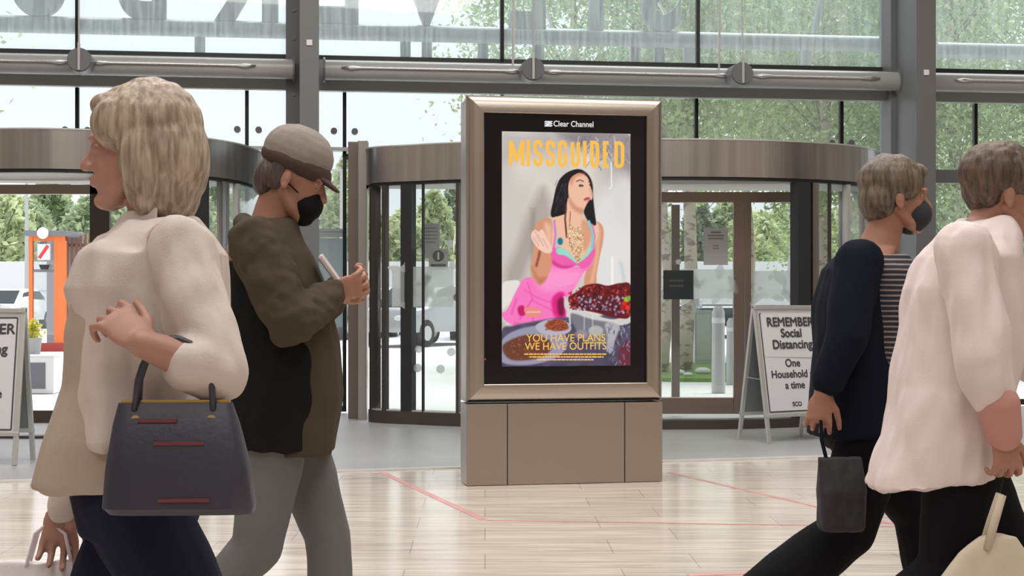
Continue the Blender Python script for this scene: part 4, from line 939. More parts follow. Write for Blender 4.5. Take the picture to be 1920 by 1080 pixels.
# slatted timber fence by the booth
p0 = px2w(124, HY, 34.5); r = thing('slatted_fence', 'brown slatted timber screen standing right of the orange booth', 'fence', (p0.x, 34.5, 0))
tm = mat('timber', (0.24, 0.12, 0.08), .7, noise_s=5, noise_a=.2)
for k in range(26): MB().box(k * .1, k * .1 + .055, 0, .03, 0, 2.55 + .04 * (k % 3)).build('slat', tm, r)
for z in (.5, 1.4, 2.3): MB().box(0, 2.6, .03, .07, z, z + .07).build('rail', tm, r)
# potted grass at the booth
p0 = px2w(62, HY, 31.5); r = thing('potted_grass', 'small yellow-green plant in front of the orange booth', 'plant', (p0.x, 31.5, 0))
MB().tube([(0, 0, 0), (0, 0, .35)], [.14, .18], 14).build('pot', mat('pot_grey', (0.3, 0.3, 0.3), .7), r)
P = np.random.default_rng(3).normal(size=(160, 3)) * np.array((.07, .07, .12)) + np.array((0, 0, .50)); leaf_mesh('leaves', P, .06, 4, leaf_mat('yellow_leaves', (0.5, 0.5, 0.1)), r)
# white cabinet near the door
p0 = px2w(70, HY, 19.0); r = thing('white_cabinet', 'low white cabinet with a dark grey panel just outside the left door', 'cabinet', (p0.x, 19.0, 0))
MB().box(-.2, .2, 0, .3, 0, .45, bev=.01).build('body', white_plastic, r); MB().box(-.14, .10, -.006, 0, .06, .38).build('panel', mat('panel_grey', (0.16, 0.16, 0.18), .5), r)
MB().box(-.2, .2, -.01, .3, .45, .47).build('top', white_plastic, r)
# bollards and posts outside
for px, Y, w, h, lab in ((1347, 19.2, .078, 1.08, 'grey tapered bollard outside the right inner door'), (1372, 21.0, .07, .9, 'narrow grey bollard right of the tapered one'), (1640, 20, .09, 1.0, 'grey bollard behind the woman in navy')):
    p = px2w(px, HY, Y); r = thing('bollard', lab, 'bollard', (p.x, Y, 0)); MB().tube([(0, 0, 0), (0, 0, h * .93), (0, 0, h)], [w * 1.1, w, w * .6], 18).build('shaft', paint_light, r, smooth='auto'); MB().tube([(0, 0, h * .8), (0, 0, h * .86)], w * 1.06, 18).build('band', white_plastic, r)
p = px2w(1297, HY, 26.5); r = thing('utility_box', 'grey utility box standing behind the birch trunk', 'box', (p.x, 26.5, 0)); MB().box(.05, .35, 0, .3, 0, .95, bev=.01).build('case', paint_light, r); MB().box(.08, .32, -.01, 0, .1, .88).build('door', alu, r)
for px, Y, h in ((50, 60, 7.0), (640, 62, 6.2), (1480, 64, 6.0)):
    p = px2w(px, HY, Y); r = thing('lamp_post', 'tall thin grey lamp post in the car park, %s' % {50: 'above the orange booth', 640: 'right of the left column', 1480: 'through the right inner leaf'}[px], 'lamp post', (p.x, Y, 0))
    MB().tube([(0, 0, 0), (0, 0, h)], [.09, .05], 10).build('pole', paint_light, r); MB().box(-.5, .5, -.08, .08, h, h + .08).build('lamp_head', paint_light, r)

# outdoor sign: tube carrying standing letters
SO = 2.1
r = thing('entrance_sign', 'large grey capital letters standing on a round tube outside the glass, seen from behind', 'sign', wpt(0, 0, 0), WA)
sgc = mat('sign_letter', (0.20, 0.235, 0.255), 0.5)
ta, tb_ = TL - 2, wt(1655, SO); zs = wz(68, wt(1000, SO), SO)
MB().tube([(ta, SO, zs), (tb_, SO, zs)], 0.098, 24).build('carrier_tube', mat('outer_tube', (0.20, 0.225, 0.24), .4, .1), r, smooth='auto')
MB().box(tb_, tb_ + .10, SO - .12, SO + .14, zs - .28, zs + .16, bev=.01).build('end_bracket', sgc, r)
MB().tube([(wt(1755, SO), SO, wz(95, wt(1800, SO), SO)), (TR + 1, SO, wz(95, wt(1800, SO), SO))], 0.098, 20).build('carrier_tube', MATS['outer_tube'], r, smooth='auto')
for ch, p0_, p1_ in (('U', 20, 125), ('B', 222, 312), ('R', 402, 522), ('E', 598, 672), ('V', 735, 865), ('L', 955, 1022), ('I', 1105, 1130), ('S', 1203, 1275)):
    t0, t1 = wt(p0_, SO), wt(p1_, SO)
    o = text_obj('letter', ch, 1.0, sgc, r, bold=0.03, depth=0.06, align='LEFT')
    v = np.array([w.co[:] for w in o.data.vertices]); mn, mx_ = v.min(0), v.max(0); sx = (t1 - t0) / (mx_[0] - mn[0]); sz = 1.0 / (mx_[1] - mn[1])
    o.rotation_euler = (R(90), 0, R(180)); o.scale = (sx, sz, 1); o.location = (t1 + mn[0] * sx, SO, zs + 0.085 - mn[1] * sz)
for px in (375, 760, 800, 905, 1010, 1190, 1235, 1290, 1510):
    t = wt(px, SO + .3); MB().box(t - .06, t + .06, SO + .25, SO + .32, zs - .45, zs - .05).build('bracket', sgc, r)
# stay braces
for pa, pb in (((1020, 0), (1040, 60)), ((1238, 0), (1272, 62))):
    a_ = (wt(pa[0], SO + .3), SO + .3, wz(pa[1], wt(pa[0], SO), SO) ); b_ = (wt(pb[0], SO + .3), SO + .3, wz(pb[1], wt(pb[0], SO), SO)); d = Vector(a_) - Vector(b_)
    MB().bar(Vector(b_), Vector(b_) + d * 8, .03, .03).build('stay', white_plastic, r)
a_ = Vector((wt(1540, SO + 1), SO + 1, wz(0, wt(1540, SO + 1), SO + 1))); b_ = Vector((wt(1527, SO + 1), SO + 1, wz(60, wt(1527, SO + 1), SO + 1)))
MB().bar(b_, b_ + (a_ - b_) * 5, .10, .06).build('support_arm', sgc, r)
# ------------------------------------------------------------------ A-boards on the matting
def a_board(name_lab, xc, Y, W, Hh, rz, lines, small=None, torn=None):
    """front leaf leans back from its feet; second leaf behind"""
    r = thing('pavement_sign', name_lab, 'sign', (xc, Y, 0.013), rz)
    lean = 0.19; th = math.atan2(lean, Hh)
    def leafset(front):
        s = -1 if front else 1
        m = MB(); yb = s * lean
        up = Vector((0, -s * math.sin(th), math.cos(th))); nn = Vector((0, s * math.cos(th), math.sin(th)))
        def q(x, h, o=0): return Vector((x, yb, 0)) + up * h + nn * o
        hw = W / 2; hb = 0.22
        for x in (-hw + .018, hw - .018): MB().bar(q(x, 0.0), q(x, Hh), .036, .022, nn).build('leg', alu, r, bev=.003)
        MB().bar(q(-hw, Hh - .02), q(hw, Hh - .02), .05 if front else .03, .03, (0, 0, 1)).build('top_rail', alu, r, bev=.004); MB().bar(q(-hw, hb), q(hw, hb), .034, .03, (0, 0, 1)).build('lower_rail', alu, r, bev=.004)
        m = MB(); P = [q(-hw + .03, hb, 0), q(hw - .03, hb, 0), q(hw - .03, Hh - .03, 0), q(-hw + .03, Hh - .03, 0)]
        m.ring_loft([[p + nn * .004 for p in P], [p - nn * .004 for p in P]]); m.build('backing_panel', mat('board_grey', (0.20, 0.215, 0.21), .6) if not front else mat('board_white', (0.60, 0.60, 0.62), .5), r)
        return q, nn
    leafset(False); q, nn = leafset(True)
    hw = W / 2; m = MB(); P = [q(-hw + .055, .25, .0065), q(hw - .055, .25, .0065), q(hw - .055, Hh - .075, .0065), q(-hw + .055, Hh - .075, .0065)]
    m.ring_loft([P, [p - nn * .0015 for p in P]]); pst = m.build('poster', mat('poster_paper', (0.64, 0.63, 0.67), .6), r)
    m = MB()
    for a, b in zip(P, P[1:] + P[:1]): m.bar(a + nn * .001, b + nn * .001, .010, .0015, nn)
    m.build('poster_border', ink, r)
    rot = Matrix.Rotation(0, 3, 'X')
    for (txt, h, size, bd) in lines:
        o = text_obj('lettering', txt, size, ink, r, q(0, h, .0082), rot=(R(90) - th, 0, 0), fat=bd * 2.6)
    if torn:
        m = MB(); a, b, c, d = q(-hw + .075, torn, .009), q(hw + .03, torn - .02, .014), q(hw + .02, torn + .36, .010), q(-hw + .07, torn + .36, .009)
        m.ring_loft([[a, b, c, d], [p_ - nn * .001 for p_ in (a, b, c, d)]]); 
        m.build('pasted_sheet', mat('poster_paper', (0.64, 0.63, 0.67), .6), r)
        for (txt, h, size, bd) in lines:
            if h > torn: text_obj('lettering', txt, size, ink, r, q(0.015, h, .0155), rot=(R(90) - th, 0, 0), fat=bd * 2.6)
    MB().bar(q(-hw + .02, .52, -.02), Vector((-hw + .02, .09, .52)), .012, .004).build('hinge_stay', alu, r)
    return r
# right board: feet at y 835
YB = F * H / (835 - HY)
xl = (1437 - 960) / F * YB
ZR = H - (570 - HY) / F * (YB + .19)
a_board('white framed A-board reading Remember Social Distancing, right of the advertising display', xl + .215, YB + .36, .70, 1.13, R(31),
        [('REMEMBER', .95, .104, .0012), ('Social', .86, .098, .0012), ('Distancing', .765, .102, .0012), ('One', .615, .09, .0010), ('Household at', .525, .088, .0010), ('a time', .435, .084, .0010), ('SCOTLAND', .29, .05, .0008)][:6] + [('SCO', .29, .05, .0008)], torn=.70)
YB2 = F * H / (876 - HY)
xr = (52 - 960) / F * YB2
a_board('white framed A-board cut off by the left edge, its text ending in ER', xr - .385, YB2 + .19, .64, 1.12, R(-2),
        [('REMEMBER', .93, .104, .0012), ('Distancing', .79, .098, .0012), ('Do not', .56, .09, .0010), ('close', .50, .001, 0), ('use', .50, .07, .0022)][:3] + [('please use', .475, .09, .0010)])
# ------------------------------------------------------------------ people
def V3(*a): return Vector(a)
def ball(m, c, r, rot=None, u=16, v=10): m.ell(c, r if isinstance(r, tuple) else (r, r, r), rot, u, v)
def limb(m, pts, rad, n=16):
    for i, (p, r) in enumerate(zip(pts, rad)): ball(m, p, r)
    for i in range(len(pts) - 1):
        p, q = Vector(pts[i]), Vector(pts[i + 1])
        if (q - p).length > 1e-4: m.tube([p, q], [rad[i], rad[i + 1]], n)
def rings(m, spec, n=32, e=2.4):
    """closed loft of superellipses: (cx, cy, cz, rx, ry[, tilt]) from bottom to top"""
    R_ = []
    for s in spec:
        cx, cy, cz, rx, ry = s[:5]; tl = s[5] if len(s) > 5 else 0; ring = []
        for k in range(n):
            t = 2 * math.pi * k / n; c, q = math.cos(t), math.sin(t)
            x = rx * math.copysign(abs(c) ** (2 / e), c); y = ry * math.copysign(abs(q) ** (2 / e), q); ring.append((cx + x, cy + y, cz + tl * x))
        R_.append(ring)
    m.ring_loft(R_)
def vox(m, name, mt, parent, voxel=0.005, sm=3, fold=0.0, fscale=(9, 9, 3), seed=0.0):
    bmesh.ops.recalc_face_normals(m.bm, faces=m.bm.faces[:])
    me = bpy.data.meshes.new('tmp'); m.bm.to_mesh(me); m.bm.free(); o = bpy.data.objects.new('tmp', me); COL.objects.link(o)
    rm = o.modifiers.new('r', 'REMESH'); rm.mode = 'VOXEL'; rm.voxel_size = voxel; rm.use_smooth_shade = True
    s = o.modifiers.new('s', 'SMOOTH'); s.iterations = sm; s.factor = 0.5
    dg = bpy.context.evaluated_depsgraph_get(); me2 = bpy.data.meshes.new_from_object(o.evaluated_get(dg)); bpy.data.objects.remove(o)
    me2.name = name; me2.materials.clear(); me2.materials.append(mt)
    if fold:
        n = len(me2.vertices); co = np.empty(n * 3, np.float32); no = np.empty(n * 3, np.float32)
        me2.vertices.foreach_get('co', co); me2.vertex_normals.foreach_get('vector', no) if hasattr(me2, 'vertex_normals') else me2.vertices.foreach_get('normal', no)
        co = co.reshape(-1, 3); no = no.reshape(-1, 3); d = np.empty(n, np.float32)
        for i in range(n):
            p = co[i]; d[i] = noise.noise((p[0] * fscale[0] + seed, p[1] * fscale[1], p[2] * fscale[2])) + 0.5 * noise.noise((p[0] * fscale[0] * 2.1, p[1] * fscale[1] * 2.1 + seed, p[2] * fscale[2] * 2.3))
        co += no * (d * fold)[:, None]; me2.vertices.foreach_set('co', co.ravel()); me2.update()
    for p in me2.polygons: p.use_smooth = True
    ob = bpy.data.objects.new(name, me2); COL.objects.link(ob); ob.parent = parent; return ob

def head_shape(m, c, pitch, k=1.0):
    Rm = Matrix.Rotation(pitch, 3, 'Y')      # positive pitch looks down
    def P(x, y, z): return Vector(c) + Rm @ Vector((x * k, y * k, z * k))
    def E(x, y, z, r, rot=None): ball(m, P(x, y, z), tuple(a * k for a in r), Rm if rot is None else Rm @ rot, 24, 16)
    E(-.012, 0, .032, (.096, .076, .094)); E(.030, 0, -.02, (.062, .060, .082)); E(.045, 0, -.055, (.045, .048, .055))
    E(.070, 0, -.098, (.024, .026, .018)); E(-.005, 0, -.05, (.055, .058, .06))
    for s in (-1, 1):
        E(.048, s * .034, -.022, (.030, .022, .028)); E(.078, s * .030, .024, (.016, .026, .009)); limb(m, [P(-.005, s * .055, -.045), P(.035, s * .043, -.082), P(.062, s * .016, -.100)], [.018 * k, .020 * k, .019 * k])
        E(-.006, s * .078, -.012, (.016, .007, .027), Matrix.Rotation(s * .25, 3, 'Z')); E(-.002, s * .080, -.034, (.010, .007, .012))
        E(.079, s * .031, .004, (.012, .015, .009))
    limb(m, [P(.086, 0, .012), P(.098, 0, -.008), P(.108, 0, -.026)], [.008 * k, .009 * k, .0125 * k])
    for s in (-1, 1): ball(m, P(.098, s * .011, -.030), .0085 * k)
    E(.088, 0, -.053, (.014, .024, .0065)); E(.086, 0, -.064, (.014, .021, .0075))
    return P, Rm
def hand_shape(m, w, fwd, back, side, curl=35, k=1.0, thumb=40, spread=6):
    """w wrist, fwd direction of the fingers, back: direction of the back of the hand; side +1/-1 puts the thumb on the +/- cross side"""
    f = Vector(fwd).normalized(); b = Vector(back); b = (b - f * b.dot(f)).normalized(); a = f.cross(b) * side
    def P(x, y, z): return Vector(w) + (f * x + a * y + b * z) * k
    M = Matrix((f, a, b)).transposed()
    ball(m, P(.045, 0, 0), (.050 * k, .041 * k, .0135 * k), M); ball(m, P(.072, 0, 0), (.022 * k, .043 * k, .0125 * k), M); ball(m, P(.01, 0, 0), (.03 * k, .028 * k, .018 * k), M)
    ball(m, P(.03, .026, -.008), (.032 * k, .016 * k, .014 * k), M)
    for i, (y, L) in enumerate(((.035, .070), (.012, .078), (-.012, .073), (-.034, .057))):
        ang = R(curl * (0.45 + .1 * i)); sp = R(spread * (1.5 - i) * .7); p = [.082, y, 0]; pts = [(p[0], p[1], p[2])]
        for sgm in (.45, .30, .25):
            p = [p[0] + L * sgm * math.cos(ang) * math.cos(sp), p[1] + L * sgm * math.sin(sp), p[2] - L * sgm * math.sin(ang)]; pts.append(tuple(p)); ang += R(curl * 1.0)
        limb(m, [P(*q) for q in pts], [.0092 * k, .0085 * k, .0078 * k, .0068 * k], 10)
    t = R(thumb); limb(m, [P(.018, .024, -.006), P(.018 + .036 * math.cos(t), .026 + .036 * math.sin(t), -.014), P(.018 + .066 * math.cos(t * .7), .026 + .056 * math.sin(t), -.022), P(.018 + .088 * math.cos(t * .5), .026 + .066 * math.sin(t), -.030)], [.014 * k, .0115 * k, .0098 * k, .008 * k], 10)
    return P

skin_m = mat('skin', (0.36, 0.175, 0.12), 0.5, noise_s=9, noise_a=0.08); skin_m.node_tree.nodes['Principled BSDF'].inputs['Subsurface Weight'].default_value = 0.08
skin_p = mat('skin_pink', (0.40, 0.21, 0.16), 0.5, noise_s=9, noise_a=0.08)
lip_m = mat('lips', (0.42, 0.13, 0.11), 0.45); eye_w = mat('eye_white', (0.7, 0.68, 0.66), 0.25); iris = mat('iris', (0.05, 0.04, 0.035), 0.2)
def hair_mat(name, c1, c2):
    m = bpy.data.materials.new(name); m.use_nodes = True; nt = m.node_tree; b = nt.nodes['Principled BSDF']; L = nt.links
    t = nt.nodes.new('ShaderNodeTexCoord'); mp = nt.nodes.new('ShaderNodeMapping'); mp.inputs['Scale'].default_value = (60, 60, 9); n = nt.nodes.new('ShaderNodeTexNoise'); n.inputs['Scale'].default_value = 1.5; n.inputs['Detail'].default_value = 4
    r = nt.nodes.new('ShaderNodeValToRGB'); r.color_ramp.elements[0].position = .35; r.color_ramp.elements[1].position = .68; r.color_ramp.elements[0].color = (*c1, 1); r.color_ramp.elements[1].color = (*c2, 1)
    L.new(t.outputs['Object'], mp.inputs[0]); L.new(mp.outputs[0], n.inputs[0]); L.new(n.outputs[0], r.inputs[0]); L.new(r.outputs[0], b.inputs['Base Color']); b.inputs['Roughness'].default_value = .5
    bp = nt.nodes.new('ShaderNodeBump'); bp.inputs['Strength'].default_value = .6; bp.inputs['Distance'].default_value = .006; L.new(n.outputs[0], bp.inputs['Height']); L.new(bp.outputs[0], b.inputs['Normal']); return m
def cloth(name, c, na=.07, rough=.85): return mat(name, c, rough, spec=0.12 if max(c) < .1 else .3, noise_s=5, noise_a=na, bump=0.15, bump_s=300)

def person(lab, px0, Y, rot, J):
    """J gives joints in the figure's own frame: x forward, y to its left, z up"""
    r = thing('person', lab, 'person', ((px0 - 960) / F * Y, Y, 0), rot)
    s = F / Y; sg = -1 if abs(rot) > 1 else 1
    def L(px, py, y=0):
        wy = Y + sg * y; return V3(sg * ((px - 960) / F * wy - (px0 - 960) / F * Y), y, H - (py - HY) / F * wy)
    j = J(L); m = MB()
    hp, Rm = head_shape(m, j['head'], j.get('pitch', 0), j.get('k', 0.96))
    limb(m, [j['neck'] + V3(0, 0, -.02), (j['neck'] + hp(-.02, 0, -.07)) / 2, hp(-.015, 0, -.05)], [.066, .056, .056])
    ch = (j['sh'][0] + j['sh'][1]) / 2; pv = j['pelvis']; c2 = ch * .65 + pv * .35; c3 = ch * .35 + pv * .65
    rings(m, [(pv.x, 0, pv.z - .10, .09, .13), (pv.x, 0, pv.z - .02, .115, .165), (pv.x, 0, pv.z + .08, .105, .155), (c3.x, 0, c3.z, .095, .135), (c2.x + .01, 0, c2.z, .11, .15), (ch.x + .015, 0, ch.z - .06, .105, .155), (ch.x, 0, ch.z + .0, .085, .15), (j['neck'].x, 0, j['neck'].z - .01, .055, .07)])
    for i in (0, 1):
        limb(m, [j['sh'][i], (j['sh'][i] + j['el'][i]) / 2, j['el'][i]], [.054, .047, .039]); fm = j['el'][i] * .7 + j['wr'][i] * .3
        limb(m, [j['el'][i], fm, j['wr'][i]], [.038, .039, .026]); h = j['hand'][i]
        hand_shape(m, j['wr'][i], h[0], h[1], h[2], h[3], .95)
        hip = V3(pv.x, (.09 if i == 0 else -.09), pv.z - .03)
        limb(m, [hip, (hip + j['kn'][i]) / 2, j['kn'][i]], [.088, .074, .054]); cf = j['kn'][i] * .7 + j['an'][i] * .3
        limb(m, [j['kn'][i], cf, j['an'][i]], [.05, .053, .034])
    vox(m, 'body', j.get('skin', skin_m), r, 0.0042, 2)
    # eyes and lips
    for s_ in (-1, 1):
        e = MB(); ball(e, hp(.076, s_ * .031, .006), .0125 * .96); eo = e.build('eye', eye_w, r, smooth=True)
        e = MB(); ball(e, hp(.0845, s_ * .031, .005), (.0045, .0055, .0055)); e.build('iris', iris, eo, smooth=True)
        e = MB(); limb(e, [hp(.083, s_ * .018, .026), hp(.086, s_ * .032, .031), hp(.074, s_ * .05, .026)], [.0035, .004, .002], 8); e.build('eyebrow', j['hairmat'], r, smooth=True)
    e = MB(); ball(e, hp(.0915, 0, -.0535), (.0115, .019, .0048), Rm); ball(e, hp(.0895, 0, -.0635), (.0115, .017, .0055), Rm); e.build('lips', lip_m, r, smooth=True)
    for i in (0, 1):
        a = j['an'][i]; t = j.get('toe', [0.1, -0.5])[i]; e = MB(); d = V3(math.cos(t), 0, math.sin(t)); n_ = V3(-math.sin(t), 0, math.cos(t))
        limb(e, [a - n_ * .0 + V3(0, 0, .02), a - n_ * .045 - d * .02], [.045, .04]); limb(e, [a - n_ * .05 - d * .03, a - n_ * .052 + d * .07, a - n_ * .06 + d * .15], [.038, .042, .032])
        vox(e, 'shoe', mat('shoe_black', (0.03, 0.03, 0.032), .5), r, .006, 2)
    return r, j, hp, Rm, L
def trousers(r, j, mt, w=1.0, low=1.0, seed=0, name='trousers'):
    m = MB(); pv = j['pelvis']
    rings(m, [(pv.x, 0, pv.z - .12, .11 * w, .165 * w), (pv.x, 0, pv.z - .03, .128 * w, .18 * w), (pv.x, 0, pv.z + .08, .115, .165)])
    for i in (0, 1):
        hip = V3(pv.x, (.092 if i == 0 else -.092), pv.z - .04); k, a = j['kn'][i], j['an'][i]
        limb(m, [hip, (hip + k) / 2, k, (k + a) / 2, a + (k - a) * .06], [.102 * w, .092 * w, .074 * w, .066 * w * low, .060 * w * low])
    return vox(m, name, mt, r, .0075, 3, .006, (12, 12, 5), seed)

# --- woman with fair hair, walking left, nearest the camera
def Jw(L):
    return dict(head=L(262, 283), pitch=.03, k=1.0, neck=L(300, 418), sh=[L(328, 462, .165), L(312, 462, -.165)], el=[L(408, 698, .235), L(200, 722, -.25)],
                wr=[L(268, 645, .31), L(118, 945, -.25)], hand=[(V3(.72, -.30, .60), V3(-.35, .75, .4), 1, 60), (V3(.1, 0, -1), V3(.2, -1, 0), 1, 28)],
                pelvis=L(262, 880), kn=[V3(-.16, .10, .49), V3(.13, -.10, .50)], an=[V3(-.44, .10, .20), V3(.26, -.10, .095)], toe=[-.7, .1], hairmat=hair_w, skin=skin_p)
hair_w = hair_mat('fair_hair', (0.22, 0.155, 0.11), (0.50, 0.40, 0.315))
r, j, hp, Rm, L = person('person with a fair bob in a cream jacket walking left with a navy handbag', 270, 3.08, math.pi, Jw)
P_ = lambda x, y, z: hp(x, y, z)
m = MB()
ball(m, hp(-.020, 0, .052), (.112, .098, .092), Rm); ball(m, hp(-.060, 0, -.01), (.080, .098, .120), Rm); ball(m, hp(-.055, 0, -.085), (.062, .088, .075), Rm)
for s in (-1, 1): ball(m, hp(-.022, s * .072, -.03), (.048, .032, .105), Rm); ball(m, hp(.035, s * .062, .05), (.048, .032, .05), Rm)
ball(m, hp(.045, 0, .092), (.048, .06, .030), Rm)
vox(m, 'hair', hair_w, r, .005, 3, .006, (22, 22, 7), 3)
jw = cloth('cream_jacket', (0.60, 0.525, 0.495)); jb_ = cloth('shaded_shirt_beige', (0.43, 0.35, 0.29))
m = MB(); p = j['pelvis']
rings(m, [(L(225, 905).x, 0, L(0, 905).z, .158, .20, .02), (L(240, 820).x, 0, L(0, 820).z, .150, .20), (L(262, 720).x, 0, L(0, 720).z, .138, .185), (L(262, 620).x, 0, L(0, 620).z, .138, .185), (L(275, 540).x, 0, L(0, 540).z, .13, .18), (L(290, 480).x, 0, L(0, 480).z, .11, .17)])
vox(m, 'shaded_shirt', jb_, r, .007, 3, .010, (10, 10, 3), 1)  # added beige garment: the shirt's shade and blurred skin as colour
m = MB()
rings(m, [(L(285, 815).x, 0, L(0, 815).z, .142, .215, -.15), (L(285, 720).x, 0, L(0, 720).z, .138, .205), (L(282, 620).x, 0, L(0, 620).z, .143, .20), (L(278, 540).x, 0, L(0, 540).z, .152, .20), (L(294, 475).x, 0, L(0, 475).z, .138, .188), (L(302, 438).x, 0, L(0, 438).z, .098, .135), (L(305, 412).x, 0, L(0, 412).z, .070, .082)])
limb(m, [j['sh'][0] + V3(0, -.01, -.01), (j['sh'][0] + j['el'][0]) / 2, j['el'][0] + V3(0, 0, 0), j['el'][0] * .62 + j['wr'][0] * .38], [.070, .064, .058, .054])
limb(m, [j['sh'][1] + V3(0, .01, -.01), (j['sh'][1] + j['el'][1]) / 2, j['el'][1], j['wr'][1] + V3(0, 0, .0)], [.078, .070, .058, .044])
vox(m, 'jacket', jw, r, .006, 3, .013, (15, 15, 6), 7)
m = MB()
for s in (-1, 1):
    m = MB(); m.ring_loft([[hp(.02, s * .05, -.125), hp(-.05, s * .075, -.12), hp(-.05, s * .085, -.165), hp(.07, s * .055, -.215)], [hp(.022, s * .056, -.122), hp(-.05, s * .083, -.117), hp(-.05, s * .097, -.162), hp(.075, s * .062, -.212)]])
    m.build('collar', jw, r, bev=.004)
trousers(r, j, cloth('navy_trousers', (0.014, 0.016, 0.034)), 1.0, seed=4)
# navy handbag over the forearm
Yb = 3.08 - .275
hb = thing('handbag', 'navy handbag with dark red trim hanging from the bent arm of the cream jacket', 'handbag', ((338 - 960) / F * Yb, Yb, H - (972 - HY) / F * Yb + .012), R(3))
nv = mat('navy_leather', (0.035, 0.034, 0.055), .42, noise_s=8, noise_a=.15, bump=.1, bump_s=80)
m = MB(); rings(m, [(0.005, 0, 0, .128, .05), (.0, 0, .012, .135, .058), (-.002, 0, .08, .128, .055), (-.006, 0, .16, .112, .038), (-.008, 0, .198, .102, .016)], e=5); m.build('bag_body', nv, hb, smooth='auto', bev=.003)
tr_ = mat('red_trim', (0.16, 0.035, 0.04), .4); gd = mat('gold', (0.75, 0.50, 0.18), .3, .9)
for z, x0, x1, yy, mt in ((.025, -.03, .06, -.0605, tr_), (.125, -.04, .05, -.047, tr_), (.165, -.07, .0, -.038, tr_)):
    MB().box(x0, x1, yy, yy + .004, z, z + .006).build('trim_strip', mt, hb)
MB().box(-.105, .09, -.005, .005, .196, .203).build('zip', gd, hb)
for s in (-1, 1):
    pts = [(-.07 - .008, s * .02, .185)] + [(-.008 - .07 * math.cos(t), s * .012, .20 + .115 * math.sin(t)) for t in np.linspace(.35, math.pi - .35, 10)] + [(.062, s * .02, .185)]
    MB().tube(pts, .006, 8).build('handle', nv, hb, smooth=True)
    for x in (-.075, .06): MB().tube([(x, s * .030, .17), (x, s * .030 + .004, .17)], .008, 10).build('ring', gd, hb)
# white carrier bag in the far hand
wr = j['wr'][1]; Yc = 3.08 + .25
cb = thing('carrier_bag', 'white carrier bag hanging low from the left hand, at the bottom left corner', 'bag', ((95 - 960) / F * Yc, Yc, .30), R(178))
m = MB(); rings(m, [(0, 0, 0, .13, .05), (0, 0, .02, .15, .06), (0, 0, .15, .155, .055), (0, 0, .27, .145, .035), (0, 0, .33, .14, .012)], e=4)
vox(m, 'bag_body', cloth('white_film', (0.72, 0.66, 0.70), rough=.4), cb, .006, 2, .008, (14, 14, 5), 9)
for s in (-1, 1): MB().tube([(-.05, s * .01, .32), (-.035, s * .01, .39), (0.0, s * .008, .415), (.03, s * .01, .39), (.05, s * .01, .32)], .004, 6).build('handle', MATS['white_film'], cb)

# --- person in a dark coat and grey cap, looking at a phone, walking right
hair_d = hair_mat('dark_hair', (0.03, 0.022, 0.018), (0.10, 0.07, 0.055))
def Jm(L):
    return dict(head=L(550, 333), pitch=.42, k=.98, neck=L(505, 425), sh=[L(488, 462, .185), L(482, 462, -.185)], el=[L(560, 600, .23), L(545, 606, -.245)],
                wr=[L(634, 548, .05), L(624, 548, -.10)], hand=[(V3(.75, -.3, .28), V3(-.1, .8, -.5), -1, 45), (V3(.8, .35, .25), V3(-.1, -.8, -.4), 1, 45)],
                pelvis=L(530, 760), kn=[V3(.13, .10, .50), V3(-.04, -.10, .49)], an=[V3(.16, .11, .095), V3(-.34, -.10, .19)], toe=[.05, -.7], hairmat=hair_d)
r, j, hp, Rm, L = person('person in a dark olive coat and grey cap looking down at a phone', 520, 4.46, 0, Jm)
cap = cloth('grey_cap', (0.27, 0.235, 0.21)); capd = cloth('cap_brim', (0.085, 0.055, 0.048))
m = MB(); ball(m, hp(-.014, 0, .070), (.108, .090, .082), Rm); vox(m, 'cap', cap, r, .005, 3, .004, (20, 20, 8), 2)
m = MB(); ball(m, hp(-.008, 0, .040), (.111, .091, .048), Rm); ball(m, hp(.095, 0, .026), (.050, .058, .009), Rm @ Matrix.Rotation(.25, 3, 'Y')); vox(m, 'cap_brim', capd, r, .0045, 2)
m = MB(); ball(m, hp(-.062, 0, -.025), (.050, .074, .065), Rm)
for s in (-1, 1): ball(m, hp(-.035, s * .066, -.012), (.035, .014, .045), Rm)
vox(m, 'hair', hair_d, r, .005, 2, .003, (30, 30, 10), 2)
m = MB(); ball(m, hp(.066, 0, -.058), (.052, .052, .050), Rm); ball(m, hp(.07, 0, -.092), (.036, .036, .030), Rm); vox(m, 'face_mask', cloth('black_mask', (0.012, 0.012, 0.014)), r, .004, 2)
m = MB(); limb(m, [hp(.04, -.056, -.035), hp(0, -.079, -.02)], [.002, .002], 6); m.build('mask_loop', MATS['black_mask'], r)
co = cloth('black_coat', (0.011, 0.010, 0.010)); ol = cloth('olive_cloth', (0.070, 0.056, 0.038), .18)
m = MB(); rings(m, [(L(532, 838).x, 0, L(0, 838).z, .146, .205, .0), (L(530, 760).x, 0, L(0, 760).z, .150, .205), (L(528, 650).x, 0, L(0, 650).z, .152, .205), (L(508, 560).x, 0, L(0, 560).z, .135, .195), (L(500, 490).x, 0, L(0, 490).z, .115, .185)])
vox(m, 'coat_body', co, r, .007, 3, .010, (14, 14, 5), 5)
m = MB(); rings(m, [(L(572, 848).x, 0, L(0, 848).z, .085, .185), (L(588, 740).x, 0, L(0, 740).z, .080, .170), (L(584, 640).x, 0, L(0, 640).z, .076, .17), (L(538, 540).x, 0, L(0, 540).z, .115, .185), (L(508, 478).x, 0, L(0, 478).z, .118, .192), (L(498, 442).x, 0, L(0, 442).z, .100, .145), (L(502, 412).x, 0, L(0, 412).z, .078, .085)])
vox(m, 'coat_front', ol, r, .007, 3, .009, (9, 9, 3), 6)
m = MB()
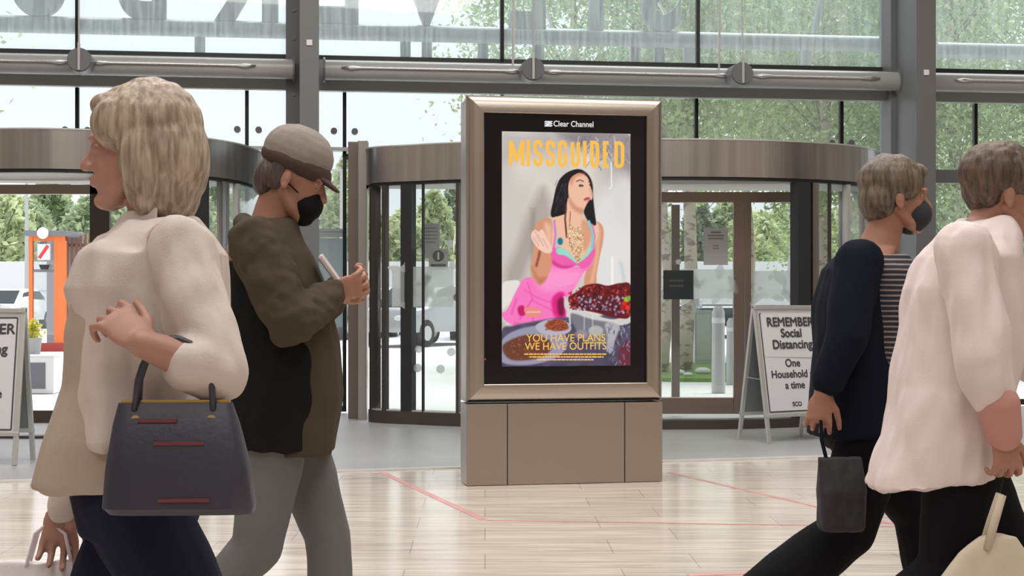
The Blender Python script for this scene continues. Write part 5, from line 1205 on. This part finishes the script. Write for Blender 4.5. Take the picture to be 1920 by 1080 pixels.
for i in (0, 1): limb(m, [j['sh'][i], (j['sh'][i] + j['el'][i]) / 2, j['el'][i], (j['el'][i] * .5 + j['wr'][i] * .5), j['wr'][i] * .92 + j['el'][i] * .08], [.082, .076, .068, .058, .046])
vox(m, 'sleeves', ol, r, .006, 3, .012, (16, 16, 16), 8)
m = MB(); limb(m, [j['neck'] + V3(-.06, -.05, .0), j['neck'] + V3(-.075, 0, .01), j['neck'] + V3(-.06, .05, .0)], [.028, .032, .028]); vox(m, 'hood_roll', ol, r, .006, 3, .004)
trousers(r, j, cloth('grey_trousers', (0.15, 0.15, 0.147)), .94, seed=14)
ph = thing('phone', 'pale mobile phone held in the hands of the person in the grey cap', 'phone', ((656 - 960) / F * 4.42, 4.42, L(0, 524).z - .05), R(0)); ph.rotation_euler = (R(8), R(-35), 0)
MB().box(-.006, .006, -.038, .038, 0, .145, bev=.003).build('case', mat('phone_case', (0.62, 0.52, 0.50), .35), ph); MB().box(-.0072, -.006, -.034, .034, .006, .139).build('phone_screen', mat('phone_glass', (0.03, 0.03, 0.035), .1), ph)

# --- woman in navy, walking right
hair_b = hair_mat('brown_grey_hair', (0.065, 0.045, 0.032), (0.20, 0.15, 0.11))
def Jn(L):
    return dict(head=L(1680, 370), pitch=.05, k=.96, neck=L(1646, 458), sh=[L(1622, 492, .17), L(1610, 492, -.17)], el=[L(1660, 640, .22), L(1588, 630, -.235)],
                wr=[L(1690, 760, .2), L(1542, 738, -.23)], hand=[(V3(.3, 0, -1), V3(.2, 1, 0), 1, 30), (V3(-.15, 0, -1), V3(-.2, -1, 0), -1, 45)],
                pelvis=L(1625, 770), kn=[V3(.20, .10, .50), V3(-.07, -.10, .48)], an=[V3(.30, .10, .095), V3(-.40, -.10, .22)], toe=[.1, -.8], hairmat=hair_b)
r, j, hp, Rm, L = person('person with short hair in a navy top with striped front, walking right', 1620, 4.85, 0, Jn)
m = MB(); ball(m, hp(-.018, 0, .050), (.106, .090, .090), Rm); ball(m, hp(-.052, 0, -.005), (.070, .084, .085), Rm)
for s in (-1, 1): ball(m, hp(.0, s * .062, .035), (.06, .028, .045), Rm)
ball(m, hp(.055, 0, .086), (.045, .055, .026), Rm); vox(m, 'hair', hair_b, r, .005, 3, .005, (28, 28, 9), 12)
m = MB(); ball(m, hp(.064, 0, -.052), (.054, .058, .052), Rm); ball(m, hp(.05, 0, -.085), (.046, .048, .034), Rm); vox(m, 'face_mask', cloth('dark_mask', (0.05, 0.05, 0.06)), r, .004, 2)
ny = cloth('navy_cloth', (0.007, 0.009, 0.018)); 
def stripe_mat():
    m = bpy.data.materials.new('striped_knit'); m.use_nodes = True; nt = m.node_tree; b = nt.nodes['Principled BSDF']; t = nt.nodes.new('ShaderNodeTexCoord'); w = nt.nodes.new('ShaderNodeTexWave'); w.bands_direction = 'Z'; w.inputs['Scale'].default_value = 20; w.inputs['Distortion'].default_value = .6
    q = nt.nodes.new('ShaderNodeValToRGB'); q.color_ramp.interpolation = 'CONSTANT'; q.color_ramp.elements[0].color = (.02, .02, .028, 1); q.color_ramp.elements[1].color = (.26, .22, .21, 1); q.color_ramp.elements[1].position = .72
    nt.links.new(t.outputs['Object'], w.inputs[0]); nt.links.new(w.outputs['Fac'], q.inputs[0]); nt.links.new(q.outputs[0], b.inputs['Base Color']); b.inputs['Roughness'].default_value = .85; return m
m = MB(); rings(m, [(L(1640, 760).x, 0, L(0, 760).z, .12, .16), (L(1660, 660).x, 0, L(0, 660).z, .118, .185), (L(1660, 570).x, 0, L(0, 570).z, .125, .19), (L(1648, 505).x, 0, L(0, 505).z, .118, .186), (L(1646, 478).x, 0, L(0, 478).z, .085, .13)])
vox(m, 'striped_top', stripe_mat(), r, .007, 3, .005, (9, 9, 3), 15)
m = MB(); rings(m, [(L(1612, 815).x, 0, L(0, 815).z, .158, .21), (L(1612, 740).x, 0, L(0, 740).z, .152, .20), (L(1608, 660).x, 0, L(0, 660).z, .130, .19), (L(1600, 570).x, 0, L(0, 570).z, .115, .185), (L(1605, 505).x, 0, L(0, 505).z, .10, .178), (L(1620, 475).x, 0, L(0, 475).z, .08, .12)])
for i in (0, 1): limb(m, [j['sh'][i], (j['sh'][i] + j['el'][i]) / 2, j['el'][i], j['el'][i] * .25 + j['wr'][i] * .75], [.074, .070, .062, .052])
vox(m, 'navy_top', ny, r, .006, 3, .008, (10, 10, 4), 16)
trousers(r, j, cloth('black_trousers', (0.008, 0.008, 0.010)), 1.12, 1.3, seed=17)
Yt = 4.85 - .25
tb2 = thing('tote_bag', 'dark patterned tote bag hanging from the hand of the person in navy', 'bag', ((1578 - 960) / F * Yt, Yt, L(0, 985).z + .02), R(4))
m = MB(); rings(m, [(0, 0, 0, .06, .035), (0, 0, .015, .068, .045), (0.0, 0, .12, .072, .04), (-.005, 0, .22, .066, .015)], e=5)
vox(m, 'bag_body', mat('dark_weave', (0.022, 0.020, 0.024), .7, noise_s=30, noise_a=.7), tb2, .005, 2, .004, (20, 20, 9))
for s in (-1, 1): MB().tube([(-.045, s * .008, .21), (-.06, s * .008, .27), (-.063, s * .004, .33)] , .004, 6).build('handle', ny, tb2)

# --- person in the long white shirt, walking right, at the right edge
hair_c = hair_mat('short_brown_hair', (0.045, 0.028, 0.02), (0.14, 0.09, 0.06))
def Js(L):
    return dict(head=L(1880, 362), pitch=.08, k=.97, neck=L(1845, 428), sh=[L(1815, 480, .19), L(1812, 478, -.19)], el=[L(1890, 640, .24), L(1842, 668, -.27)],
                wr=[L(1960, 720, .2), L(1882, 812, -.28)], hand=[(V3(.6, 0, -.8), V3(.2, 1, 0), 1, 30), (V3(.12, 0, -1), V3(.2, -1, 0), -1, 50)],
                pelvis=L(1795, 790), kn=[V3(.16, .10, .50), V3(-.06, -.10, .48)], an=[V3(.28, .10, .095), V3(-.36, -.10, .22)], toe=[.1, -.8], hairmat=hair_c)
r, j, hp, Rm, L = person('person in a long loose white shirt walking right at the right edge', 1800, 4.15, 0, Js)
m = MB(); ball(m, hp(-.018, 0, .052), (.108, .092, .090), Rm); ball(m, hp(-.050, 0, .012), (.062, .082, .070), Rm)
for s in (-1, 1): ball(m, hp(.01, s * .062, .045), (.06, .028, .04), Rm)
ball(m, hp(.05, 0, .09), (.05, .06, .026), Rm); vox(m, 'hair', hair_c, r, .005, 3, .005, (28, 28, 9), 22)
wsm = cloth('white_shirt', (0.72, 0.61, 0.60))
m = MB(); rings(m, [(L(1752, 895).x, 0, L(0, 895).z, .172, .215, .16), (L(1768, 820).x, 0, L(0, 820).z, .160, .212, .05), (L(1788, 720).x, 0, L(0, 720).z, .150, .20), (L(1802, 620).x, 0, L(0, 620).z, .155, .20), (L(1808, 540).x, 0, L(0, 540).z, .148, .20), (L(1815, 482).x, 0, L(0, 482).z, .125, .195), (L(1835, 442).x, 0, L(0, 442).z, .098, .14), (L(1848, 412).x, 0, L(0, 412).z, .068, .075)])
for i in (0, 1): limb(m, [j['sh'][i], (j['sh'][i] + j['el'][i]) / 2, j['el'][i], j['el'][i] * .40 + j['wr'][i] * .60], [.084, .078, .066, .050])
vox(m, 'shirt', wsm, r, .006, 3, .017, (12, 12, 4.5), 23)
m = MB(); limb(m, [j['wr'][1] + V3(-.014, 0, .070), j['wr'][1] + V3(0, 0, .0)], [.056, .047]); vox(m, 'pink_cuff', cloth('pink_cuff', (0.50, 0.25, 0.22)), r, .005, 2, .002)
trousers(r, j, MATS['black_trousers'], 1.06, 1.1, seed=24)
Yq = 4.15 - .29
q = thing('canvas_bag', 'beige canvas bag held low by the person in the long white shirt', 'bag', ((1862 - 960) / F * Yq, Yq, .16), R(-3))
m = MB(); rings(m, [(0, 0, 0, .13, .05), (0, 0, .02, .15, .065), (-.005, 0, .18, .155, .06), (-.005, 0, .32, .135, .045), (.0, 0, .40, .085, .030), (.01, 0, .44, .045, .02)], e=3.2)
vox(m, 'bag_body', cloth('beige_canvas', (0.56, 0.48, 0.38)), q, .006, 3, .012, (9, 9, 4), 31)
for s in (-1, 1): MB().tube([(-.02, s * .02, .41), (.0, s * .016, .48), (.02, s * .01, .545)], .011, 8).build('strap', MATS['beige_canvas'], q, smooth=True)
